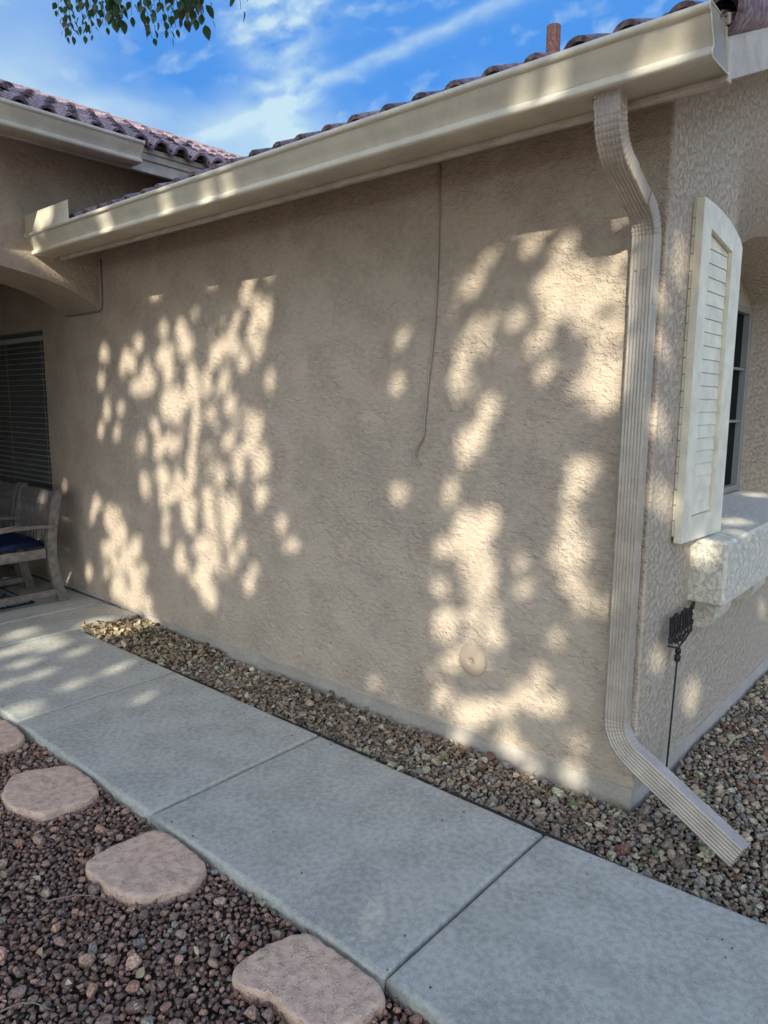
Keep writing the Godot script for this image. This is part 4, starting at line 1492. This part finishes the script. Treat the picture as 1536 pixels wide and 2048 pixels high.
# ---------------------------------------------------------------- the tree that throws the dappled shade
var wall_gaps := [Vector4(-2.81, 2.01, 0.044, 0.050), Vector4(-2.88, 1.83, 0.072, 0.076), Vector4(-2.59, 1.77, 0.063, 0.073), Vector4(-2.52, 1.61, 0.052, 0.073), Vector4(-2.48, 1.49, 0.040, 0.049), Vector4(-2.11, 1.61, 0.039, 0.073), Vector4(-2.16, 1.96, 0.057, 0.099), Vector4(-2.22, 1.79, 0.051, 0.064), Vector4(-2.40, 1.79, 0.047, 0.057), Vector4(-2.81, 1.54, 0.062, 0.077), Vector4(-3.16, 1.78, 0.068, 0.074), Vector4(-3.53, 1.73, 0.082, 0.056), Vector4(-3.49, 1.59, 0.108, 0.068), Vector4(-3.33, 1.64, 0.093, 0.110), Vector4(-3.89, 1.82, 0.059, 0.082), Vector4(-3.96, 1.63, 0.039, 0.084), Vector4(-3.13, 1.46, 0.098, 0.109), Vector4(-3.02, 1.53, 0.047, 0.064), Vector4(-3.90, 1.43, 0.060, 0.085), Vector4(-3.70, 1.44, 0.050, 0.053), Vector4(-3.99, 1.28, 0.045, 0.062), Vector4(-3.77, 1.27, 0.047, 0.060), Vector4(-3.46, 1.20, 0.082, 0.087), Vector4(-3.42, 0.93, 0.108, 0.129), Vector4(-3.21, 1.01, 0.098, 0.085), Vector4(-3.22, 0.87, 0.051, 0.046), Vector4(-3.11, 0.88, 0.060, 0.068), Vector4(-2.95, 0.93, 0.061, 0.053), Vector4(-2.69, 1.21, 0.056, 0.052), Vector4(-2.65, 1.09, 0.095, 0.094), Vector4(-2.49, 1.27, 0.073, 0.050), Vector4(-2.40, 1.13, 0.056, 0.130), Vector4(-2.29, 1.30, 0.046, 0.058), Vector4(-2.20, 1.15, 0.082, 0.116), Vector4(-2.61, 0.90, 0.121, 0.073), Vector4(-2.69, 0.78, 0.106, 0.086), Vector4(-2.60, 0.68, 0.104, 0.096), Vector4(-2.92, 0.75, 0.053, 0.083), Vector4(-3.20, 0.72, 0.041, 0.069), Vector4(-3.22, 0.58, 0.073, 0.082), Vector4(-3.04, 0.45, 0.100, 0.081), Vector4(-2.79, 0.42, 0.112, 0.123), Vector4(-2.76, 0.29, 0.112, 0.079), Vector4(-2.80, 0.59, 0.111, 0.077), Vector4(-2.70, 0.24, 0.046, 0.045), Vector4(-2.04, 0.82, 0.046, 0.072), Vector4(-1.99, 0.70, 0.034, 0.039), Vector4(-1.92, 0.72, 0.034, 0.038), Vector4(-2.34, 0.43, 0.062, 0.057), Vector4(-2.28, 0.53, 0.048, 0.041), Vector4(-2.55, 0.45, 0.043, 0.043), Vector4(-4.11, 0.74, 0.091, 0.059), Vector4(-3.91, 0.68, 0.149, 0.077), Vector4(-4.20, 0.64, 0.048, 0.066), Vector4(-3.78, 0.57, 0.109, 0.101), Vector4(-3.92, 0.45, 0.101, 0.091), Vector4(-3.73, 0.35, 0.145, 0.115), Vector4(-3.84, 0.17, 0.150, 0.131), Vector4(-3.60, 0.22, 0.141, 0.139), Vector4(-3.68, 0.07, 0.242, 0.078), Vector4(-3.48, 0.09, 0.092, 0.076), Vector4(-4.29, 0.19, 0.050, 0.083), Vector4(-3.42, -0.03, 0.136, 0.063), Vector4(-2.86, 1.21, 0.040, 0.037), Vector4(-4.61, 0.85, 0.030, 0.032), Vector4(-4.61, 0.62, 0.076, 0.057), Vector4(-4.65, 0.27, 0.047, 0.044), Vector4(-4.67, 0.09, 0.063, 0.075), Vector4(-1.19, 1.07, 0.052, 0.071), Vector4(-0.90, 1.11, 0.058, 0.071), Vector4(-0.82, 1.30, 0.046, 0.107), Vector4(-0.81, 0.95, 0.056, 0.086), Vector4(-0.68, 1.00, 0.040, 0.114), Vector4(-0.75, 0.83, 0.093, 0.086), Vector4(-0.72, 0.69, 0.060, 0.063), Vector4(-0.95, 0.64, 0.046, 0.054), Vector4(-0.91, 0.49, 0.096, 0.108), Vector4(-0.64, 0.48, 0.059, 0.047), Vector4(-0.52, 0.72, 0.038, 0.038), Vector4(-0.52, 0.83, 0.024, 0.022), Vector4(-0.88, 0.32, 0.056, 0.050), Vector4(-0.73, 0.12, 0.093, 0.091), Vector4(-0.83, 0.09, 0.051, 0.042), Vector4(-0.56, 0.19, 0.046, 0.048), Vector4(-0.35, 0.26, 0.045, 0.068), Vector4(-0.55, 0.02, 0.074, 0.089), Vector4(-0.25, -0.01, 0.057, 0.061), Vector4(-0.24, 0.12, 0.026, 0.030), Vector4(-0.44, -0.05, 0.023, 0.032), Vector4(-0.28, 1.23, 0.062, 0.061), Vector4(-0.31, 1.16, 0.045, 0.048), Vector4(-0.32, 1.03, 0.034, 0.042), Vector4(-0.27, 0.92, 0.045, 0.056), Vector4(-0.29, 0.79, 0.057, 0.050), Vector4(-0.25, 0.71, 0.038, 0.050), Vector4(-0.15, 0.72, 0.017, 0.028), Vector4(-0.73, 0.56, 0.038, 0.032), Vector4(-0.41, 0.37, 0.023, 0.026), Vector4(-1.21, 0.05, 0.033, 0.029), Vector4(-0.82, -0.04, 0.052, 0.034), Vector4(-1.34, 0.09, 0.030, 0.028), Vector4(-0.36, 0.54, 0.023, 0.025), Vector4(-0.80, 1.99, 0.035, 0.044), Vector4(-0.73, 2.09, 0.033, 0.022), Vector4(-0.53, 2.10, 0.043, 0.026), Vector4(-0.38, 2.08, 0.040, 0.045), Vector4(-0.44, 1.95, 0.083, 0.077), Vector4(-0.32, 1.97, 0.100, 0.060), Vector4(-0.26, 1.90, 0.071, 0.059), Vector4(-0.42, 1.86, 0.047, 0.052), Vector4(-0.31, 1.82, 0.045, 0.035), Vector4(-0.16, 2.03, 0.031, 0.057), Vector4(-0.15, 1.88, 0.031, 0.072), Vector4(-0.16, 1.77, 0.047, 0.044), Vector4(-0.59, 1.83, 0.041, 0.043), Vector4(-0.51, 1.74, 0.049, 0.045), Vector4(-0.84, 1.67, 0.036, 0.040), Vector4(-0.46, 1.61, 0.036, 0.048), Vector4(-0.23, 1.64, 0.054, 0.060), Vector4(-0.24, 1.57, 0.060, 0.046), Vector4(-0.19, 1.50, 0.059, 0.046), Vector4(-0.15, 1.59, 0.021, 0.099), Vector4(-0.76, 1.37, 0.042, 0.081), Vector4(-1.18, 1.79, 0.043, 0.054), Vector4(-1.21, 1.58, 0.035, 0.048)]
var gutter_gaps := [Vector4(-2.34, 2.48, 0.061, 0.040), Vector4(-2.94, 2.49, 0.084, 0.079), Vector4(-2.00, 2.47, 0.060, 0.037), Vector4(-1.84, 2.48, 0.044, 0.036), Vector4(-3.66, 2.62, 0.207, 0.078), Vector4(-3.85, 2.46, 0.073, 0.051), Vector4(0.17, 2.48, 0.046, 0.033), Vector4(-0.19, 2.48, 0.028, 0.037), Vector4(0.10, 2.46, 0.024, 0.025), Vector4(-0.30, 2.47, 0.018, 0.028)]
var facade_gaps := [Vector4(-0.17, 0.49, 0.077, 0.050), Vector4(-0.63, 0.20, 0.114, 0.094), Vector4(-0.11, 1.14, 0.099, 0.060), Vector4(-0.15, 2.03, 0.063, 0.052), Vector4(-0.11, 1.96, 0.061, 0.028), Vector4(-0.02, 1.86, 0.039, 0.037), Vector4(-0.04, 1.70, 0.053, 0.057), Vector4(-0.04, 1.43, 0.067, 0.055), Vector4(-1.80, 0.36, 0.083, 0.035)]
var floor_gaps := [Vector4(-3.61, 0.31, 0.102, 0.114), Vector4(-3.74, 0.75, 0.105, 0.108), Vector4(-3.44, 0.73, 0.194, 0.126), Vector4(-3.19, 0.96, 0.063, 0.068), Vector4(-2.71, 0.66, 0.057, 0.071), Vector4(-2.67, 0.92, 0.054, 0.081), Vector4(-2.53, 1.25, 0.092, 0.078), Vector4(-2.95, 0.97, 0.053, 0.062), Vector4(-3.45, 0.94, 0.065, 0.134), Vector4(-3.37, 0.30, 0.135, 0.153), Vector4(-3.15, 0.67, 0.049, 0.057), Vector4(-2.94, 1.16, 0.043, 0.063), Vector4(-2.23, 0.75, 0.035, 0.040), Vector4(-5.12, 0.27, 0.079, 0.080)]
var sill_gaps := [Vector4(0.01, -1.07, 0.051, 0.116), Vector4(0.11, -0.75, 0.023, 0.060), Vector4(-0.19, -2.25, 0.067, 0.122)]
var sill_end := [Vector4(0.05, 0.90, 0.042, 0.048)]
var porch_gap := [Vector4(0.59, 2.51, 0.074, 0.054)]


var thin_zones := [Vector4(-2.72, 1.15, 0.68, 0.45), Vector4(-2.73, 0.58, 0.35, 0.28), Vector4(-3.05, 1.74, 0.63, 0.24), Vector4(-2.34, 1.86, 0.29, 0.23), Vector4(-3.80, 0.35, 0.32, 0.43), Vector4(-0.79, 0.72, 0.22, 0.36), Vector4(-0.69, 0.23, 0.34, 0.27), Vector4(-0.29, 0.98, 0.09, 0.30), Vector4(-0.30, 1.86, 0.23, 0.22), Vector4(-0.78, 1.75, 0.14, 0.40)]

var U := Vector3(SUN.z, 0, -SUN.x).normalized()
var V := SUN.cross(Vector3(SUN.z, 0, -SUN.x).normalized()).normalized()
const CELL := 0.014
var open_cells := {}

func open_at(p: Vector3):
	open_cells[Vector2i(floori(p.dot(U) / CELL), floori(p.dot(V) / CELL))] = true

func open_gaps(list: Array, place: Callable, grow: float):
	for g in list:
		var n := 9
		var a: float = maxf(g.z * grow, 0.020)
		var b: float = maxf(g.w * grow, 0.020)
		for i in range(-n, n + 1):
			for k in range(-n, n + 1):
				var q := Vector2(i, k) / n
				if q.length() > 1.0: continue
				open_at(place.call(g.x + q.x * a, g.y + q.y * b))

func tree():
	open_gaps(wall_gaps, func(x, y): return Vector3(x, y, 0), 0.60)
	open_gaps(gutter_gaps, func(x, y): return Vector3(x, y, 0.48), 0.7)
	open_gaps(facade_gaps, func(z, y): return Vector3(0, y, z), 0.75)
	open_gaps(floor_gaps, func(x, z): return Vector3(x, 0, z), 0.8)
	open_gaps(sill_gaps, func(x, z): return Vector3(x, 0.944, z), 0.8)
	open_gaps(sill_end, func(x, y): return Vector3(x, y, -0.484), 0.8)
	open_gaps(porch_gap, func(z, y): return Vector3(WING_X, y, z), 1.0)
	var more := RandomNumberGenerator.new()
	more.seed = 31
	for z in thin_zones:
		for k in int(z.z * z.w * PI * (44.0 if z.x < -1.6 else 26.0)):
			var a := more.randf() * TAU
			var d := sqrt(more.randf())
			var rad := more.randf_range(0.020, 0.036)
			var q := Vector2(z.x + cos(a) * d * z.z, z.y + sin(a) * d * z.w)
			if absf(q.x + 1.62) > 0.49: open_gaps([Vector4(q.x, q.y, rad, rad * 1.2)], func(x, y): return Vector3(x, y, 0), 1.0)
	var lo := Vector2(1e9, 1e9)
	var hi := -lo
	for p in [Vector3(-6.5, 0.3, 0), Vector3(-6.5, 2.0, 0), Vector3(-5.6, 0, 2.0), Vector3(1.4, -0.1, 2.2), Vector3(-1.0, -0.1, 2.7), Vector3(1.2, -0.1, -2.4), Vector3(0.3, 2.6, 0.5), Vector3(0.0, 2.6, -1.6), Vector3(-3.5, 3.2, 1.3), Vector3(-3.9, 3.3, -0.6), Vector3(-5.4, 2.2, 0)]:
		var q := Vector2(p.dot(U), p.dot(V))
		lo = lo.min(q)
		hi = hi.max(q)
	var mid := (lo + hi) * 0.5
	var half := (hi - lo) * 0.5 + Vector2(0.35, 0.3)
	var r := RandomNumberGenerator.new()
	r.seed = 77
	var root := U * mid.x + V * mid.y + SUN * 11.4
	root.y = -0.1
	var t := thing("shade_tree", "leafy tree whose hanging sprays reach into the top left of the sky", "tree", root)
	# crown
	var leaf := leaf_mesh(0.092, 0.64, 0.25, 0.12)
	var places := []
	var tints := []
	var lump := FastNoiseLite.new()
	lump.seed = 12
	lump.frequency = 0.55
	for i in 250000:
		var q := Vector2(r.randf_range(-1, 1), r.randf_range(-1, 1))
		var edge := pow(absf(q.x), 4.0) + pow(absf(q.y), 4.0)
		if edge > 1.0 + 0.25 * lump.get_noise_2d(q.x * 7.0, q.y * 7.0): continue
		var deep := 9.4 + r.randf_range(-1.5, 1.5) * sqrt(maxf(0.12, 1.0 - edge * 0.85))
		var p := U * (mid.x + q.x * half.x) + V * (mid.y + q.y * half.y) + SUN * deep
		var b := Basis(Vector3.UP, r.randf() * TAU) * Basis(Vector3.RIGHT, r.randf_range(-1.3, 0.6)) * Basis(Vector3.FORWARD, r.randf_range(-0.9, 0.9))
		b = b.scaled_local(Vector3.ONE * r.randf_range(0.75, 1.2))
		var cut := false
		for s in [Vector3(0, 0, 0), Vector3(0, 0, -0.046), Vector3(0, 0, -0.088), Vector3(-0.026, 0, -0.04), Vector3(0.026, 0, -0.04)]:
			var w: Vector3 = p + b * s
			if open_cells.has(Vector2i(floori(w.dot(U) / CELL), floori(w.dot(V) / CELL))):
				cut = true
				break
		if cut: continue
		# airier twigs, through which more of the sun comes
		var at := p - SUN * (p.z / SUN.z)
		var airy := false
		for z in thin_zones:
			if Vector2((at.x - z.x) / z.z, (at.y - z.y) / z.w).length() < 1.0 and absf(at.x + 1.62) > 0.48: airy = true
		if airy and r.randf() < 0.54: continue
		places.append(Transform3D(b, p - root))
		tints.append(Color.WHITE)
	multi(t, "crown", leaf, M.crown, places, tints)
	# trunk and limbs
	var tr := MB.new(true)
	var fork := Vector3(0.15, 2.3, 0.1)
	tr.tube([Vector3(0, -0.3, 0), Vector3(0.02, 0.1, 0), Vector3(0.06, 0.8, 0.02), Vector3(0.10, 1.6, 0.07), fork], [0.30, 0.21, 0.17, 0.155, 0.15], 14)
	obj("trunk", tr.done(), M.bark, t)
	for k in 9:
		var end := Vector2(cos(k * 2.4), sin(k * 2.4)) * (0.35 + 0.06 * k)
		var p := U * (mid.x + end.x * half.x) + V * (mid.y + end.y * half.y) + SUN * (11.0 + r.randf_range(-0.3, 0.5)) - root
		var m := MB.new(true)
		var bow := fork.lerp(p, 0.5) + Vector3(r.randf_range(-0.2, 0.2), 0.35, r.randf_range(-0.2, 0.2))
		var pts := []
		var rad := []
		for s in 9:
			var f := s / 8.0
			pts.append(fork.lerp(bow, f).lerp(bow.lerp(p, f), f))
			rad.append(lerpf(0.05, 0.008, f))
		m.tube(pts, rad, 8)
		obj("limb", m.done(), M.bark, t)
	# the long low branch over the walk, with the sprays that hang into the picture
	var tip := Vector3(-2.75, 3.62, 0.72)
	var m := MB.new(true)
	var pts := []
	var rad := []
	var a := fork + root
	var c1 := Vector3(1.6, 4.6, 5.2)
	var c2 := Vector3(-0.9, 4.4, 1.6)
	for s in 21:
		var f := s / 20.0
		pts.append(a.lerp(c1, f).lerp(c1.lerp(c2, f), f).lerp(c1.lerp(c2, f).lerp(c2.lerp(tip, f), f), f) - root)
		rad.append(lerpf(0.07, 0.006, f))
	m.tube(pts, rad, 8)
	var branch := obj("branch", m.done(), M.bark, t)
	var along := func(x: float) -> Vector3:
		# the point of the branch above world x
		var best: Vector3 = pts[0]
		for p in pts:
			if absf(p.x + root.x - x) < absf(best.x + root.x - x): best = p
		return best
	# each spray: where its tip hangs, how many leaves, how big
	var sprays := [
		[Vector3(-2.86, 3.40, 0.70), 8, 0.036, 0.30], [Vector3(-2.80, 3.295, 0.69), 11, 0.034, 0.30], [Vector3(-2.715, 3.265, 0.71), 10, 0.032, 0.26], [Vector3(-2.62, 3.245, 0.70), 11, 0.034, 0.28], [Vector3(-2.545, 3.225, 0.70), 12, 0.037, 0.30],
		[Vector3(-2.47, 3.27, 0.71), 9, 0.042, 0.24], [Vector3(-2.405, 3.215, 0.70), 7, 0.040, 0.30], [Vector3(-2.33, 3.225, 0.71), 10, 0.055, 0.22], [Vector3(-2.285, 3.21, 0.70), 8, 0.055, 0.22], [Vector3(-2.20, 3.20, 0.69), 6, 0.045, 0.24],
		[Vector3(-2.10, 3.19, 0.70), 7, 0.045, 0.20], [Vector3(-2.03, 3.055, 0.70), 15, 0.034, 0.30], [Vector3(-1.97, 3.10, 0.71), 12, 0.032, 0.28], [Vector3(-1.915, 3.02, 0.70), 15, 0.036, 0.32], [Vector3(-1.86, 3.045, 0.69), 10, 0.034, 0.30],
		[Vector3(-1.82, 3.07, 0.70), 10, 0.045, 0.24], [Vector3(-1.76, 3.05, 0.71), 10, 0.050, 0.24], [Vector3(-1.70, 3.03, 0.70), 12, 0.050, 0.26], [Vector3(-1.655, 2.995, 0.70), 9, 0.052, 0.24], [Vector3(-1.60, 3.06, 0.71), 7, 0.045, 0.22], [Vector3(-1.412, 2.97, 0.70), 5, 0.044, 0.26]]
	var kinds := [leaf_mesh(1.0, 0.62, 0.18, 0.15), leaf_mesh(1.0, 0.70, 0.30, 0.05), leaf_mesh(1.0, 0.55, 0.12, 0.25)]
	for s in sprays:
		var end: Vector3 = s[0] - root
		var from: Vector3 = along.call(s[0].x)
		var up := end + Vector3(r.randf_range(-0.03, 0.03), s[3] + 0.08, r.randf_range(-0.03, 0.03))
		var tw := MB.new(true)
		var line := []
		for k in 9:
			var f := k / 8.0
			line.append(from.lerp(up, f).lerp(up.lerp(end, f), f))
		tw.tube(line, [0.004, 0.0035, 0.003, 0.0026, 0.0022, 0.0018, 0.0014, 0.0011, 0.0009], 5)
		obj("twig", tw.done(), M.bark, branch)
		var count: int = int(s[1] * 2.1)
		for k in count:
			var f := 1.0 - 0.80 * pow(float(k) / count, 1.0) * clampf(s[3] * 1.9, 0.3, 0.8)
			var p: Vector3 = from.lerp(up, f).lerp(up.lerp(end, f), f)
			var size: float = s[2] * r.randf_range(0.8, 1.25)
			var spin: float = k * 2.4 + r.randf()
			var drop := Basis(Vector3.UP, spin) * Basis(Vector3.RIGHT, r.randf_range(-1.45, -0.75)) * Basis(Vector3.FORWARD, r.randf_range(-0.9, 0.9))
			var off := Vector3(sin(spin), -0.3, cos(spin)) * r.randf_range(-0.03, -0.008)
			obj("leaf", kinds[r.randi() % 3], M.leaf[[0, 1, 2, 3, 0, 1, 2, 4][r.randi() % 8]], branch, Transform3D(drop.scaled_local(Vector3.ONE * size), p + off))

func _ready():
	# camera
	var cam := Camera3D.new()
	cam.name = "camera"
	add_child(cam)
	cam.position = Vector3(0.969, 1.5, 2.594)
	cam.rotation_degrees = Vector3(-8.722, 40.99, 0.355)
	cam.fov = 70.9
	cam.near = 0.05
	cam.far = 1500.0
	cam.current = true
	# sky, sun, exposure
	var env := Environment.new()
	env.background_mode = Environment.BG_SKY
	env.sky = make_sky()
	env.tonemap_mode = Environment.TONE_MAPPER_LINEAR
	env.tonemap_exposure = 2.18
	env.sdfgi_enabled = true
	env.ssao_enabled = true
	env.ssil_enabled = true
	var we := WorldEnvironment.new()
	we.name = "environment"
	we.environment = env
	add_child(we)
	var sun := DirectionalLight3D.new()
	sun.name = "sun"
	add_child(sun)
	sun.look_at_from_position(SUN * 20.0, Vector3.ZERO)
	sun.light_color = Color(1.0, 0.985, 0.925)
	sun.light_energy = 1.1
	sun.light_angular_distance = 0.5
	sun.shadow_enabled = true
	rng.seed = 3
	make_materials()
	# large structure
	ground()
	soil()
	var house := thing("house", "single storey stucco house with barrel tile roofs around the porch corner", "house")
	long_wall(house)
	front_wall(house)
	main_roof(house)
	wing(house)
	# fittings
	var g := gutter("gutter", "long cream metal gutter sloping across the photo above the stucco wall", 4.165, Transform3D(Basis(), Vector3(WING_X + 0.002, 2.420, EAVE_Z + 0.002)), true, true)
	var sp := MB.new()
	sp.box(Vector3(0.0, 0.118, 0.176), Vector3(0.585, 0.232, 0.1785), 0.0)
	sp.box(Vector3(-0.001, 0.118, 0.06), Vector3(0.0015, 0.232, 0.1755), 0.0)
	obj("splash_guard", sp.done(), M.trim, g)
	gutter("gutter", "shaded cream gutter of the back wing, ending in mid air at upper left", 3.0, Transform3D(Basis(Vector3.UP, PI * 0.5), Vector3(WING_EAVE + 0.029, 2.995, 2.94)), true, true)
	downspout()
	shutter()
	wall_fittings()
	porch()
	garden_sign()
	dark_wire(house)
	stepping_stones()
	var stones := [Vector4(-2.41, 1.47, 0.18, 0.13), Vector4(-1.75, 1.47, 0.185, 0.135), Vector4(-1.02, 1.47, 0.17, 0.13), Vector4(-0.28, 1.44, 0.175, 0.11)]
	gravel("gravel_bed", "dark purple brown gravel around the stepping stones", left_has, Vector2(-3.0, 1.31), Vector2(0.45, 2.45), [Color(0.530, 0.328, 0.246), Color(0.438, 0.289, 0.223), Color(0.665, 0.404, 0.280), Color(0.506, 0.351, 0.270), Color(0.718, 0.404, 0.270)], 0.08, 0.02, 0.0170, 5, stones)
	gravel("gravel_strip", "mixed grey and tan rounded gravel along the foot of the house", strip_has, Vector2(-3.58, -2.7), Vector2(1.25, 0.455), [Color(0.705, 0.538, 0.354), Color(0.527, 0.390, 0.276), Color(0.750, 0.686, 0.441), Color(0.628, 0.446, 0.311), Color(0.454, 0.331, 0.234)], 0.22, 0.22, 0.0180, 6, [])
	litter("leaf_litter", "dry tan leaves heaped at the porch end of the gravel strip", [Vector4(-3.35, 0.24, 0.24, 0.24), Vector4(-3.0, 0.22, 0.4, 0.24), Vector4(-3.2, 0.2, 0.38, 0.22)], 4800, 0.022, 0.048, 15)
	litter("leaf_litter", "scattered dry leaves between the stones of the gravel strip", [Vector4(-2.2, 0.22, 0.9, 0.24), Vector4(-1.2, 0.22, 0.9, 0.24), Vector4(0.4, -0.6, 0.6, 1.2), Vector4(-1.6, 0.1, 1.6, 0.1)], 1100, 0.02, 0.042, 16)
	litter("leaf_litter", "few dry leaf scraps over the dark gravel bed", [Vector4(-1.3, 1.8, 1.4, 0.55)], 420, 0.015, 0.034, 17)
	bits()
	tree()
